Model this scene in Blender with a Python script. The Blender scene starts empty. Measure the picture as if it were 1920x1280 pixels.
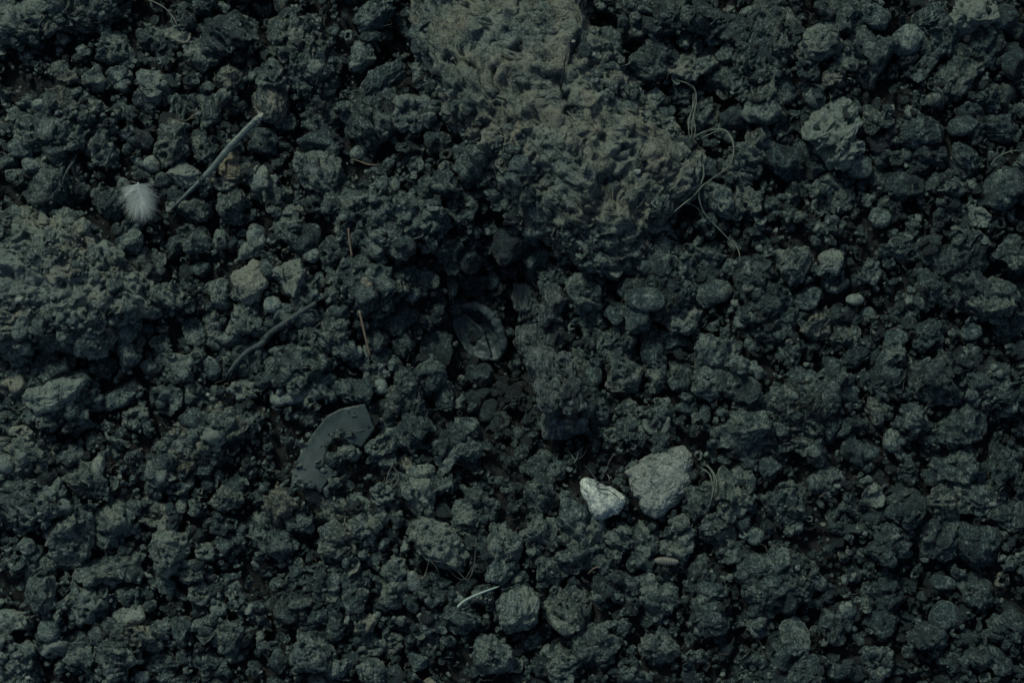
import bpy, math, random
import numpy as np
from mathutils import Vector

random.seed(7)
rng = np.random.default_rng(11)
scene = bpy.context.scene

# ------------------------------------------------------------------ camera, light, exposure
S = 0.0005            # metres per photograph pixel at ground level
LENS = 60.0
D = 1920 * S * LENS / 36.0

cam_data = bpy.data.cameras.new('camera')
cam = bpy.data.objects.new('camera', cam_data)
scene.collection.objects.link(cam)
cam.location = (0, 0, D)
cam.rotation_euler = (0, 0, 0)
cam_data.lens = LENS
cam_data.sensor_width = 36
cam_data.clip_start = 0.01
cam_data.clip_end = 60
cam_data.dof.use_dof = True
cam_data.dof.focus_distance = D - 0.006
cam_data.dof.aperture_fstop = 5.0
scene.camera = cam

SUN_EL, SUN_AZ = 33.0, -25.0     # azimuth measured from the top of the picture, clockwise
world = bpy.data.worlds.new('World')
scene.world = world
world.use_nodes = True
wn = world.node_tree.nodes
wl = world.node_tree.links
wn.clear()
w_out = wn.new('ShaderNodeOutputWorld')
w_bg = wn.new('ShaderNodeBackground')
w_sky = wn.new('ShaderNodeTexSky')
w_sky.sky_type = 'NISHITA'
w_sky.sun_disc = False
w_sky.sun_elevation = math.radians(SUN_EL)
w_sky.sun_rotation = math.radians(SUN_AZ)
w_sky.air_density = 1.0
w_sky.dust_density = 2.0
w_sky.ozone_density = 1.0
w_bg.inputs['Strength'].default_value = 0.05
wl.new(w_sky.outputs['Color'], w_bg.inputs['Color'])
wl.new(w_bg.outputs['Background'], w_out.inputs['Surface'])

sun_data = bpy.data.lights.new('sun', 'SUN')
sun_data.energy = 1.5
sun_data.angle = math.radians(10)
sun_data.color = (0.95, 1.0, 0.87)
sun = bpy.data.objects.new('sun', sun_data)
scene.collection.objects.link(sun)
az = math.radians(SUN_AZ)
el = math.radians(SUN_EL)
to_sun = Vector((math.sin(az) * math.cos(el), math.cos(az) * math.cos(el), math.sin(el)))
sun.rotation_euler = to_sun.to_track_quat('Z', 'Y').to_euler()
sun.location = to_sun * 5

scene.render.engine = 'CYCLES'
scene.view_settings.view_transform = 'Standard'
scene.view_settings.look = 'None'
scene.view_settings.gamma = 1
scene.view_settings.exposure = 0.55
scene.view_settings.use_curve_mapping = False

# ------------------------------------------------------------------ noise
def _h(ix, iy, iz, seed):
    n = (ix.astype(np.int64) * 374761393 + iy.astype(np.int64) * 668265263
         + iz.astype(np.int64) * 2147483647 + int(seed) * 1274126177) & 0xFFFFFFFF
    n = ((n ^ (n >> 13)) * 1274126177) & 0xFFFFFFFF
    n = ((n ^ (n >> 15)) * 2246822519) & 0xFFFFFFFF
    return n ^ (n >> 16)

def vnoise(P, seed=0):
    """value/gradient noise, about -1..1"""
    I = np.floor(P).astype(np.int64)
    F = P - I
    U = F * F * F * (F * (F * 6 - 15) + 10)
    out = 0
    for dx in (0, 1):
        for dy in (0, 1):
            for dz in (0, 1):
                h = _h(I[:, 0] + dx, I[:, 1] + dy, I[:, 2] + dz, seed)
                gx = ((h & 1023) / 511.5 - 1)
                gy = (((h >> 10) & 1023) / 511.5 - 1)
                gz = (((h >> 20) & 1023) / 511.5 - 1)
                d = gx * (F[:, 0] - dx) + gy * (F[:, 1] - dy) + gz * (F[:, 2] - dz)
                w = ((U[:, 0] if dx else 1 - U[:, 0]) * (U[:, 1] if dy else 1 - U[:, 1])
                     * (U[:, 2] if dz else 1 - U[:, 2]))
                out = out + w * d
    return out * 1.5

def fbm(P, seed=0, octv=3, lac=2.1, gain=0.5):
    o = 0; a = 1; t = 0
    for k in range(octv):
        o = o + a * vnoise(P, seed + 17 * k); t += a
        P = P * lac + 3.7; a *= gain
    return o / t

def ridged(P, seed=0, octv=3):
    o = 0; a = 1; t = 0
    for k in range(octv):
        o = o + a * (1 - 2 * np.abs(vnoise(P, seed + 31 * k))); t += a
        P = P * 2.1 + 5.1; a *= 0.55
    return o / t

def worley(P, seed=0):
    I = np.floor(P).astype(np.int64)
    F = P - I
    f1 = np.full(len(P), 9.0); f2 = np.full(len(P), 9.0)
    for dx in (-1, 0, 1):
        for dy in (-1, 0, 1):
            for dz in (-1, 0, 1):
                h = _h(I[:, 0] + dx, I[:, 1] + dy, I[:, 2] + dz, seed)
                x = dx + (h & 1023) / 1023. - F[:, 0]
                y = dy + ((h >> 10) & 1023) / 1023. - F[:, 1]
                z = dz + ((h >> 20) & 1023) / 1023. - F[:, 2]
                d = np.sqrt(x * x + y * y + z * z)
                f2 = np.minimum(f2, np.maximum(f1, d))
                f1 = np.minimum(f1, d)
    return f1, f2

# ------------------------------------------------------------------ materials
def soil_material(name, dark, mid, pale, rough=0.64, bump=1.0, speck=1.0, fibre=0.0, warmth=1.0):
    m = bpy.data.materials.new(name)
    m.use_nodes = True
    nt = m.node_tree; N = nt.nodes; L = nt.links
    N.clear()
    out = N.new('ShaderNodeOutputMaterial'); b = N.new('ShaderNodeBsdfPrincipled')
    L.new(b.outputs[0], out.inputs[0])
    geo = N.new('ShaderNodeNewGeometry')
    at = N.new('ShaderNodeAttribute'); at.attribute_name = 'seed'
    tn = N.new('ShaderNodeAttribute'); tn.attribute_name = 'tone'
    wm = N.new('ShaderNodeAttribute'); wm.attribute_name = 'warm'
    add = N.new('ShaderNodeVectorMath'); add.operation = 'ADD'
    L.new(geo.outputs['Position'], add.inputs[0]); L.new(at.outputs['Vector'], add.inputs[1])
    co = add.outputs[0]
    if fibre:
        mp = N.new('ShaderNodeMapping'); mp.inputs['Rotation'].default_value = (0.2, 0.1, fibre)
        mp.inputs['Scale'].default_value = (1, 0.16, 1)
        L.new(co, mp.inputs['Vector']); co = mp.outputs[0]

    def noise(scale, det=4, rough_=0.6, dist=0.0, c=None):
        n = N.new('ShaderNodeTexNoise'); n.inputs['Scale'].default_value = scale
        n.inputs['Detail'].default_value = det; n.inputs['Roughness'].default_value = rough_
        n.inputs['Distortion'].default_value = dist
        L.new(c or co, n.inputs['Vector']); return n.outputs['Fac']

    def math_(op, a, b_=None, c_=None):
        n = N.new('ShaderNodeMath'); n.operation = op
        for i, v in enumerate((a, b_, c_)):
            if v is None: continue
            if isinstance(v, (int, float)): n.inputs[i].default_value = v
            else: L.new(v, n.inputs[i])
        return n.outputs[0]

    n1 = noise(90, 5, 0.62, 0.8)
    n2 = noise(360, 4, 0.7, 0.6)
    n3 = noise(950, 3, 0.75, 0.5)
    v = math_('MULTIPLY_ADD', math_('SUBTRACT', n1, 0.5), 1.7, tn.outputs['Fac'])
    v = math_('MULTIPLY_ADD', math_('SUBTRACT', n2, 0.5), 1.9, v)
    v = math_('MULTIPLY_ADD', math_('SUBTRACT', n3, 0.5), 1.5, v)
    cr = N.new('ShaderNodeValToRGB')
    e = cr.color_ramp.elements
    e[0].position = 0.0; e[0].color = (*dark, 1)
    e[1].position = 0.92; e[1].color = (*pale, 1)
    k = e.new(0.45); k.color = (*mid, 1)
    L.new(v, cr.inputs[0])
    mix = N.new('ShaderNodeMix'); mix.data_type = 'RGBA'; mix.blend_type = 'MULTIPLY'
    mix.inputs['B'].default_value = (1.42, 1.0, 0.80, 1)
    wv = math_('MULTIPLY_ADD', math_('SUBTRACT', noise(60, 3), 0.5), 1.1, wm.outputs['Fac'])
    wv = math_('MULTIPLY', math_('MAXIMUM', math_('MINIMUM', wv, 1.0), 0.0), warmth)
    L.new(wv, mix.inputs['Factor']); L.new(cr.outputs[0], mix.inputs['A'])
    col = mix.outputs['Result']
    if speck:
        vo = N.new('ShaderNodeTexVoronoi'); vo.inputs['Scale'].default_value = 420
        L.new(add.outputs[0], vo.inputs['Vector'])
        sp = math_('LESS_THAN', vo.outputs['Distance'], 0.13)
        sel = N.new('ShaderNodeSeparateColor'); L.new(vo.outputs['Color'], sel.inputs[0])
        sp = math_('MULTIPLY', sp, math_('GREATER_THAN', sel.outputs[0], 1 - 0.30 * speck))
        m2 = N.new('ShaderNodeMix'); m2.data_type = 'RGBA'
        m2.inputs['B'].default_value = (0.38, 0.45, 0.36, 1)
        L.new(math_('MULTIPLY', sp, 0.8), m2.inputs['Factor']); L.new(col, m2.inputs['A'])
        col = m2.outputs['Result']
    L.new(col, b.inputs['Base Color'])
    rg = math_('MULTIPLY_ADD', n2, 0.5, rough - 0.25)
    L.new(rg, b.inputs['Roughness'])
    b.inputs['Specular IOR Level'].default_value = 0.5
    # relief: pits and grain
    vo2 = N.new('ShaderNodeTexVoronoi'); vo2.inputs['Scale'].default_value = 260
    vo2.inputs['Randomness'].default_value = 1
    wv2 = N.new('ShaderNodeVectorMath'); wv2.operation = 'MULTIPLY_ADD'
    nn = N.new('ShaderNodeTexNoise'); nn.inputs['Scale'].default_value = 300
    L.new(add.outputs[0], nn.inputs['Vector'])
    L.new(nn.outputs['Color'], wv2.inputs[0]); wv2.inputs[1].default_value = (0.005,) * 3
    L.new(add.outputs[0], wv2.inputs[2]); L.new(wv2.outputs[0], vo2.inputs['Vector'])
    pit = math_('MINIMUM', vo2.outputs['Distance'], 0.45)
    hgt = math_('MULTIPLY_ADD', n2, 1.5, math_('MULTIPLY', pit, 1.9))
    nw = noise(330, 3, 0.6, 1.8)
    wr = math_('SUBTRACT', 1.0, math_('ABSOLUTE', math_('MULTIPLY_ADD', nw, 5.0, -2.5)))
    nw2 = noise(800, 2, 0.6, 1.2)
    wr2 = math_('SUBTRACT', 1.0, math_('ABSOLUTE', math_('MULTIPLY_ADD', nw2, 5.0, -2.5)))
    hgt = math_('MULTIPLY_ADD', wr, 0.75, hgt)
    hgt = math_('MULTIPLY_ADD', wr2, 0.34, hgt)
    hgt = math_('MULTIPLY_ADD', n3, 0.6, hgt)
    bp = N.new('ShaderNodeBump'); bp.inputs['Strength'].default_value = 0.9
    bp.inputs['Distance'].default_value = 0.0056 * bump
    L.new(hgt, bp.inputs['Height']); L.new(bp.outputs[0], b.inputs['Normal'])
    return m

DARK = (0.0045, 0.0165, 0.0200)
MID = (0.034, 0.082, 0.083)
PALE = (0.30, 0.395, 0.335)
M = {}
M['soil'] = soil_material('dark_soil', DARK, MID, PALE)
M['smooth'] = soil_material('fine_clay_soil', DARK, MID, PALE, 0.72, 0.5, 0.6)
M['wood'] = soil_material('rotten_wood', DARK, MID, PALE, 0.8, 1.0, 0.2, fibre=0.7)
M['bark'] = soil_material('grey_bark', (0.008, 0.014, 0.017), (0.034, 0.068, 0.070), (0.24, 0.31, 0.28), 0.75, 1.4, 0.0, fibre=-0.25, warmth=0.25)
M['stone'] = soil_material('pale_rough_stone', (0.012, 0.028, 0.030), (0.125, 0.18, 0.16), (0.58, 0.69, 0.59), 0.8, 2.6, 0.0, warmth=0.3)
M['white'] = soil_material('white_pebble', (0.06, 0.09, 0.095), (0.34, 0.42, 0.38), (0.76, 0.85, 0.70), 0.55, 0.15, 0.0, warmth=0.1)
M['ground'] = soil_material('ground_soil', (0.004, 0.010, 0.012), (0.015, 0.026, 0.027), (0.06, 0.08, 0.07), 0.9, 1.2, 0.3)

def flat_material(name, c1, c2, scale=300, rough=0.6, stretch=None, bump=0.0004, trans=0):
    m = bpy.data.materials.new(name); m.use_nodes = True
    nt = m.node_tree; N = nt.nodes; L = nt.links
    b = N['Principled BSDF']
    tc = N.new('ShaderNodeTexCoord')
    mp = N.new('ShaderNodeMapping'); L.new(tc.outputs['Object'], mp.inputs[0])
    if stretch: mp.inputs['Rotation'].default_value = (0, 0, -stretch); mp.inputs['Scale'].default_value = (0.08, 1, 1)
    n = N.new('ShaderNodeTexNoise'); n.inputs['Scale'].default_value = scale; n.inputs['Detail'].default_value = 6
    n.inputs['Roughness'].default_value = 0.65
    L.new(mp.outputs[0], n.inputs['Vector'])
    cr = N.new('ShaderNodeValToRGB'); cr.color_ramp.elements[0].position = 0.3; cr.color_ramp.elements[1].position = 0.72
    cr.color_ramp.elements[0].color = (*c1, 1); cr.color_ramp.elements[1].color = (*c2, 1)
    L.new(n.outputs['Fac'], cr.inputs[0]); L.new(cr.outputs[0], b.inputs['Base Color'])
    b.inputs['Roughness'].default_value = rough
    bp = N.new('ShaderNodeBump'); bp.inputs['Distance'].default_value = bump; bp.inputs['Strength'].default_value = 0.7
    L.new(n.outputs['Fac'], bp.inputs['Height']); L.new(bp.outputs[0], b.inputs['Normal'])
    return m

M['stem'] = flat_material('dry_grass_stem', (0.015, 0.034, 0.036), (0.075, 0.118, 0.104), 500, 0.45, stretch=math.atan2(177, 172))
M['stem_end'] = flat_material('torn_stem_end', (0.10, 0.12, 0.10), (0.30, 0.34, 0.27), 600, 0.8)
M['leaf'] = flat_material('papery_leaf', (0.012, 0.027, 0.027), (0.046, 0.074, 0.066), 90, 0.6, bump=0.0012)
M['twig'] = flat_material('brown_stick', (0.09, 0.068, 0.045), (0.19, 0.155, 0.105), 400, 0.6, bump=0.0003)
M['greytwig'] = flat_material('grey_stick', (0.12, 0.18, 0.16), (0.30, 0.40, 0.34), 400, 0.6, bump=0.0003)
M['darktwig'] = flat_material('soiled_twig', (0.010, 0.022, 0.024), (0.055, 0.085, 0.078), 300, 0.8, bump=0.002)
M['root'] = flat_material('dry_root', (0.05, 0.07, 0.058), (0.13, 0.165, 0.128), 200, 0.7)
M['hair'] = flat_material('root_hair', (0.045, 0.05, 0.04), (0.12, 0.125, 0.10), 200, 0.7)
M['blackroot'] = flat_material('black_tendril', (0.008, 0.012, 0.014), (0.03, 0.036, 0.038), 200, 0.45)
M['feather'] = flat_material('downy_feather', (0.30, 0.37, 0.35), (0.50, 0.58, 0.54), 150, 0.8)
M['quill'] = flat_material('feather_quill', (0.6, 0.62, 0.6), (0.8, 0.8, 0.76), 150, 0.4)
M['husk'] = flat_material('dark_husk', (0.009, 0.021, 0.023), (0.042, 0.068, 0.064), 160, 0.6, bump=0.0012)
M['pupa'] = flat_material('pupa_case', (0.075, 0.088, 0.078), (0.16, 0.17, 0.14), 300, 0.4)

# ------------------------------------------------------------------ mesh helpers
col = scene.collection

_ico = {}
def ico(level):
    if level not in _ico:
        import bmesh
        bm = bmesh.new(); bmesh.ops.create_icosphere(bm, subdivisions=level, radius=1)
        bm.verts.ensure_lookup_table()
        V = np.array([v.co[:] for v in bm.verts]); F = np.array([[v.index for v in f.verts] for f in bm.faces])
        bm.free()
        _ico[level] = (V, F)
    return _ico[level]

def cut(V, F, U, zmin):
    """drop faces whose unit-sphere height lies under zmin"""
    keepf = (U[F][:, :, 2].max(axis=1) > zmin)
    F = F[keepf]
    used = np.unique(F)
    remap = -np.ones(len(V), int); remap[used] = np.arange(len(used))
    return V[used], remap[F], used

def to_mesh(name, V, F, mat, tone=None, warm=None, seed=None, smooth=True):
    """V in metres"""
    me = bpy.data.meshes.new(name)
    F = np.asarray(F)
    n = F.shape[1]
    me.vertices.add(len(V)); me.vertices.foreach_set('co', np.asarray(V, np.float32).ravel())
    me.loops.add(F.size); me.loops.foreach_set('vertex_index', F.astype(np.int32).ravel())
    me.polygons.add(len(F))
    me.polygons.foreach_set('loop_start', np.arange(0, F.size, n, dtype=np.int32))
    me.polygons.foreach_set('loop_total', np.full(len(F), n, np.int32))
    me.polygons.foreach_set('use_smooth', np.full(len(F), smooth))
    me.update(calc_edges=True)
    nv = len(V)
    if tone is not None:
        for nm, val in (('tone', tone), ('warm', warm if warm is not None else 0.0)):
            a = me.attributes.new(nm, 'FLOAT', 'POINT')
            a.data.foreach_set('value', np.broadcast_to(np.asarray(val, np.float32), (nv,)).copy())
        a = me.attributes.new('seed', 'FLOAT_VECTOR', 'POINT')
        if seed is None: seed = (0, 0, 0)
        a.data.foreach_set('vector', np.broadcast_to(np.asarray(seed, np.float32), (nv, 3)).copy().ravel())
    me.materials.append(mat)
    return me

def link(name, me, parent=None):
    o = bpy.data.objects.new(name, me); col.objects.link(o)
    if parent: o.parent = parent
    return o

def tag(o, label=None, cat=None, group=None, kind=None):
    if label: o['label'] = label
    if cat: o['category'] = cat
    if group: o['group'] = group
    if kind: o['kind'] = kind
    return o

def world_of(px, py, z):
    """point of the ground plan (photo pixels at ground level) lifted to z pixels, on its sight line"""
    Z = z * S
    k = (D - Z) / D
    return ((px - 960) * S * k, (640 - py) * S * k, Z)

# ------------------------------------------------------------------ height plan of the heap (1 cell = 2 px)
MG = 200
CELL = 2
GW, GH = (1920 + 2 * MG) // CELL, (1280 + 2 * MG) // CELL
gx = np.arange(GW) * CELL - MG
gy = np.arange(GH) * CELL - MG
GX, GY = np.meshgrid(gx, gy)
relief = [(930, 615, 150, -75), (1120, 45, 45, -50), (1160, 90, 40, -30), (500, 25, 60, -45), (750, 70, 70, -45), (120, 690, 70, -30),
          (270, 30, 60, -20), (1010, 800, 110, -28), (60, 560, 220, 22), (60, 1000, 220, 18), (640, 560, 120, 6), (1310, 190, 80, -30),
          (1500, 330, 70, -18), (1230, 640, 90, -15), (1600, 650, 90, -14), (1860, 900, 120, -12), (1690, 1130, 90, -14), (560, 900, 90, -10),
          (1350, 480, 60, -14), (560, 240, 60, -20), (300, 480, 60, -16), (190, 1010, 40, -10), (1020, 1180, 60, -18), (1300, 60, 60, -16)]
H = np.zeros_like(GX, float)
for (cx, cy, r, a) in relief:
    H += 1.5 * a * np.exp(-((GX - cx) ** 2 + (GY - cy) ** 2) / (r * r))
P2 = np.stack([GX.ravel(), GY.ravel(), np.zeros(GX.size)], 1)
H += 16 * fbm(P2 / 130.0, 3, 2).reshape(H.shape)
H0 = H.copy()
MASK = np.zeros(H.shape, np.int8)     # 1 big lump, 2 clod

def cells(px, py):
    return (np.clip(((py + MG) / CELL).astype(int), 0, GH - 1), np.clip(((px + MG) / CELL).astype(int), 0, GW - 1))

def local_height(cx, cy, r, q):
    i0 = int(max((cy - r + MG) / CELL, 0)); i1 = int(min((cy + r + MG) / CELL + 1, GH))
    j0 = int(max((cx - r + MG) / CELL, 0)); j1 = int(min((cx + r + MG) / CELL + 1, GW))
    if i1 <= i0 or j1 <= j0: return 0.0
    return float(np.percentile(H[i0:i1, j0:j1], q))

def stamp(V, cx, cy, z, maskval=0, grow=1):
    """raise the height plan under a mesh (V local px, y up)"""
    ok = V[:, 2] > V[:, 2].min() + 0.25 * (np.ptp(V[:, 2]))
    V = V[ok]
    T = np.full(H.shape, -1e9)
    x = cx + V[:, 0]; y = cy - V[:, 1]
    iy, ix = cells(x, y)
    i0, i1, j0, j1 = max(iy.min() - 2, 0), iy.max() + 3, max(ix.min() - 2, 0), ix.max() + 3
    sub = T[i0:i1, j0:j1]
    np.maximum.at(sub, (iy - i0, ix - j0), V[:, 2] + z)
    for _ in range(grow):
        s2 = sub.copy()
        for a, b in ((0, 1), (0, -1), (1, 0), (-1, 0)):
            s2 = np.maximum(s2, np.roll(np.roll(sub, a, 0), b, 1))
        sub = s2
    hit = sub > -1e8
    H[i0:i1, j0:j1] = np.where(hit, np.maximum(H[i0:i1, j0:j1], sub), H[i0:i1, j0:j1])
    if maskval:
        MASK[i0:i1, j0:j1] = np.where(hit, maskval, MASK[i0:i1, j0:j1])

# ------------------------------------------------------------------ shapes of the pieces (px, y up, centre at origin)
def outline_fn(poly, c):
    """radius around c as a function of the angle, for an outline in photo pixels"""
    P = [(x - c[0], c[1] - y) for x, y in poly]
    n = 360
    R = np.zeros(n)
    for i in range(n):
        a = 2 * math.pi * i / n; dx, dy = math.cos(a), math.sin(a)
        best = 0
        for k in range(len(P)):
            x1, y1 = P[k]; x2, y2 = P[(k + 1) % len(P)]
            ex, ey = x2 - x1, y2 - y1
            den = dx * ey - dy * ex
            if abs(den) < 1e-9: continue
            t = (x1 * ey - y1 * ex) / den; u = (x1 * dy - y1 * dx) / den
            if t > 0 and -1e-6 <= u <= 1 + 1e-6: best = max(best, t)
        R[i] = best
    k = np.array([1, 2, 3, 2, 1.]); k /= k.sum()
    R = np.convolve(np.concatenate([R[-2:], R, R[:2]]), k, 'valid')
    aa = np.radians(np.arange(n))
    R = R * (1 + 0.14 * fbm(np.stack([np.cos(aa) * 3, np.sin(aa) * 3, np.full(n, c[0] * 0.37)], 1), 12, 3))
    return lambda th: np.interp((np.degrees(th) % 360), np.arange(361), np.append(R, R[0]))

def rot2(V, a):
    c, s = math.cos(a), math.sin(a)
    W = V.copy(); W[:, 0] = c * V[:, 0] - s * V[:, 1]; W[:, 1] = s * V[:, 0] + c * V[:, 1]
    return W

def clod(level, rx, ry, rz, seed, style='rough', outline=None, zcut=-0.45, plateau=0.8):
    U, F = ico(level)
    r = (rx + ry) / 2
    off = np.array([seed * 3.17 % 97, seed * 7.31 % 89, seed * 1.93 % 83])
    s = np.sqrt(U[:, 0] ** 2 + U[:, 1] ** 2) + 1e-6
    th = np.arctan2(U[:, 1], U[:, 0])
    if outline is not None:
        R = outline(th)
        k = s ** plateau
        V = np.stack([np.cos(th) * R * k, np.sin(th) * R * k, U[:, 2] * rz], 1)
        r = float(np.mean(R))
    else:
        q = U * np.array([1, 1, 1.0])
        # blocky: push towards a superellipsoid
        pw = {'rough': 0.86, 'block': 0.68, 'smooth': 0.9, 'wood': 0.8, 'agg': 0.85, 'pit': 0.85, 'flake': 0.8}.get(style, 0.85)
        q = np.sign(q) * np.abs(q) ** pw
        a = (seed * 1.37) % 3.14
        q = rot2(q, a)
        V = rot2(q, -a) if style != 'block' else q
        V = V * np.array([rx, ry, rz])
    if outline is None and style in ('rough', 'block', 'pit', 'wood'):
        rs = np.random.default_rng(seed + 1)
        for _ in range({'rough': 6, 'block': 9, 'pit': 5, 'wood': 4}[style]):
            n_ = rs.normal(0, 1, 3); n_[2] = abs(n_[2]) * 0.8; n_ /= np.linalg.norm(n_)
            sup = np.max(V @ n_); c_ = sup * rs.uniform(0.58, 0.86)
            dd = V @ n_ - c_
            V = V - np.outer(np.where(dd > 0, dd * 0.88, 0), n_)
    N = U.copy()
    if outline is not None:
        N = U * np.array([0.55, 0.55, 1.2]) + np.array([0, 0, 0.15]); N /= np.linalg.norm(N, axis=1)[:, None]
    if style == 'flake':
        V = V + 0.0
        w = fbm(V / (r * 0.9) + off, seed, 2)
        V[:, :2] *= (1 + 0.30 * fbm(U * 2.2 + off, seed + 5, 3))[:, None]
        V[:, 2] += r * 0.55 * w + r * 0.45 * ((V[:, 0] / r) ** 2)
        V[:, 2] += 0.05 * r * fbm(V / (r * 0.2) + off, seed + 9, 2)
    else:
        amp = {'rough': 0.42, 'block': 0.26, 'smooth': 0.16, 'wood': 0.24, 'agg': 0.24, 'pit': 0.30}[style]
        if outline is None:
            P = V / r
            if style in ('rough', 'pit', 'block', 'wood'):
                V[:, :2] *= (1 + (0.34 if style == 'rough' else 0.2) * fbm(U * 1.5 + off + 3, seed + 60, 2))[:, None]
            wv = np.stack([vnoise(P * 1.1 + off + 11 * i, seed + i) for i in range(3)], 1)
            V = V + wv * r * amp * np.array([1, 1, 0.8])
        else:
            P = V / 60.0
            wv = np.stack([vnoise(P + off + 11 * i, seed + i) for i in range(3)], 1)
            V = V + wv * (2.5 if style == 'smooth' else min(r * 0.15, 9)) * np.array([1, 1, 1.3])
    r0 = r
    P = V + off * 10
    if style == 'rough':
        L = max(min(r * 0.66, 24), 5)
        P = rot2(P, seed * 0.7) * np.array([0.42, 1.15, 1.0])
        wv = np.stack([fbm(P / (L * 0.75) + 7 * i, seed + i + 40, 2) for i in range(3)], 1)
        V = V + wv * L * 0.50
        Q = P + wv * L * 0.6
        f1, f2 = worley(Q / L, seed)
        rg = ridged(Q / (L * 0.62), seed + 3, 4)
        d = L * 0.62 * (np.minimum(f1, 0.75) - 0.42) + L * 0.40 * rg + L * 0.25 * vnoise(Q / (L * 1.2), seed + 2) - 0
        h1, _ = worley(Q / (L * 0.55) + 9, seed + 9)
        d -= L * 0.42 * np.clip((0.36 - h1) / 0.36, 0, 1) ** 0.8
        V = V + N * d[:, None]
    elif style == 'agg':
        L = 26.0
        wv = np.stack([fbm(P / (L * 0.8) + 7 * i, seed + i + 40, 2) for i in range(3)], 1)
        V = V + wv * 13
        Q = P + wv * 14
        f1, f2 = worley(Q / L, seed)
        g1, g2 = worley(Q / 12.0, seed + 5)
        big = fbm(P / 60.0, seed + 8, 2)
        sel = np.clip(0.5 + 1.6 * fbm(P / 45.0 + 31, seed + 91, 2), 0, 1)
        d = 13 * (np.minimum(f1, 0.8) - 0.45) * sel + 9 * (0.5 - g1) * (1 - sel) + 17 * big + 8.5 * ridged(Q * np.array([0.7, 1.2, 1]) / 15.0, seed + 3, 4)
        d -= 11 * np.clip(0.16 - np.abs(fbm(P / 38.0 + 9, seed + 95, 3)), 0, 1) / 0.16 * (fbm(P / 90.0, seed + 99, 2) > -0.05)
        holes, _ = worley(Q / 30.0 + 50, seed + 77)
        d -= 24 * np.clip((0.30 - holes) / 0.30, 0, 1) ** 0.7 * np.clip(0.3 + 2.5 * fbm(P / 80.0 + 5, seed + 55, 2), 0, 1)
        h2, _ = worley(Q / 13.0 + 80, seed + 78)
        d -= 9 * np.clip((0.28 - h2) / 0.28, 0, 1) ** 0.7 * np.clip(0.5 + 2.5 * fbm(P / 50.0 + 15, seed + 56, 2), 0, 1)
        d += 2.6 * fbm(P / 4.5, seed + 21, 2)
        V = V + N * d[:, None]
    elif style == 'pit':
        L = max(min(r * 0.5, 18), 5)
        wv = np.stack([fbm(P / (L * 1.1) + 7 * i, seed + i + 40, 2) for i in range(3)], 1)
        V = V + wv * L * 0.55
        Q = P + wv * L * 0.4
        f1, _ = worley(Q / L, seed)
        g1, _ = worley(Q / (L * 0.45), seed + 4)
        d = -L * 0.75 * np.clip((0.38 - f1) / 0.38, 0, 1) - L * 0.34 * np.clip((0.42 - g1) / 0.42, 0, 1) + L * 0.42 * ridged(Q / (L * 0.9), seed, 4)
        V = V + N * d[:, None]
    elif style == 'block':
        Q = P / (r0 * 0.55)
        f1, f2 = worley(Q, seed)
        d = -0.16 * r0 * f1 + 0.16 * r0 * ridged(Q, seed, 3) + 0.07 * r0 * fbm(P / (r0 * 0.14), seed + 2, 2)
        V = V + N * d[:, None]
    elif style == 'smooth':
        d = 0.09 * r0 * fbm(P / (r0 * 0.5), seed, 4)
        V = V + N * d[:, None]
    elif style == 'wood':
        Q = P * np.array([0.24, 1, 1]) + np.stack([fbm(P / (r0 * 0.8), seed + 50 + i, 2) for i in range(3)], 1) * r0 * 0.3
        d = 0.24 * r0 * ridged(Q / (r0 * 0.30), seed, 4) + 0.10 * r0 * fbm(Q / (r0 * 0.1), seed + 2, 2)
        V = V + N * d[:, None]
    V, F2, used = cut(V, F, U, zcut)
    return V, F2

def torus(R, rt, nu, nv, seed, arc=1.0, squash=0.8):
    """curled crumb: a ring of uneven thickness, open or closed"""
    closed = arc >= 1.0
    u = np.linspace(0, 2 * math.pi * arc, nu, endpoint=not closed)
    v = np.linspace(0, 2 * math.pi, nv, endpoint=False)
    Ug, Vg = np.meshgrid(u, v, indexing='ij')
    c = np.stack([np.cos(u), np.sin(u), np.zeros_like(u)], 1)
    rr = rt * (1 + 0.75 * fbm(c * 1.4 + seed, seed, 2))
    if not closed:
        e = np.clip(np.minimum(np.arange(nu), np.arange(nu)[::-1]) / 3.0, 0.02, 1) ** 0.5
        rr = rr * e
    RR = R * (1 + 0.45 * vnoise(c * 1.1 + seed * 1.3, seed + 1))
    X = (RR[:, None] + rr[:, None] * np.cos(Vg)) * np.cos(Ug)
    Y = (RR[:, None] + rr[:, None] * np.cos(Vg)) * np.sin(Ug) * squash
    Z = rr[:, None] * np.sin(Vg) + 0.25 * R * vnoise(c * 0.8 + seed + 5, seed)[:, None]
    V = np.stack([X.ravel(), Y.ravel(), Z.ravel()], 1)
    V += np.stack([fbm(V / (rt * 1.0) + seed + 9 * i, seed + i, 3) for i in range(3)], 1) * rt * 0.8
    F = []
    m = nu if closed else nu - 1
    for i in range(m):
        for j in range(nv):
            a = i * nv + j; b = ((i + 1) % nu) * nv + j; c2 = ((i + 1) % nu) * nv + (j + 1) % nv; d = i * nv + (j + 1) % nv
            F.append((a, b, c2)); F.append((a, c2, d))
    return V, np.array(F)

def merge(parts):
    Vs, Fs, o = [], [], 0
    for V, F in parts:
        Vs.append(V); Fs.append(F + o); o += len(V)
    return np.concatenate(Vs), np.concatenate(Fs)

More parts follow.
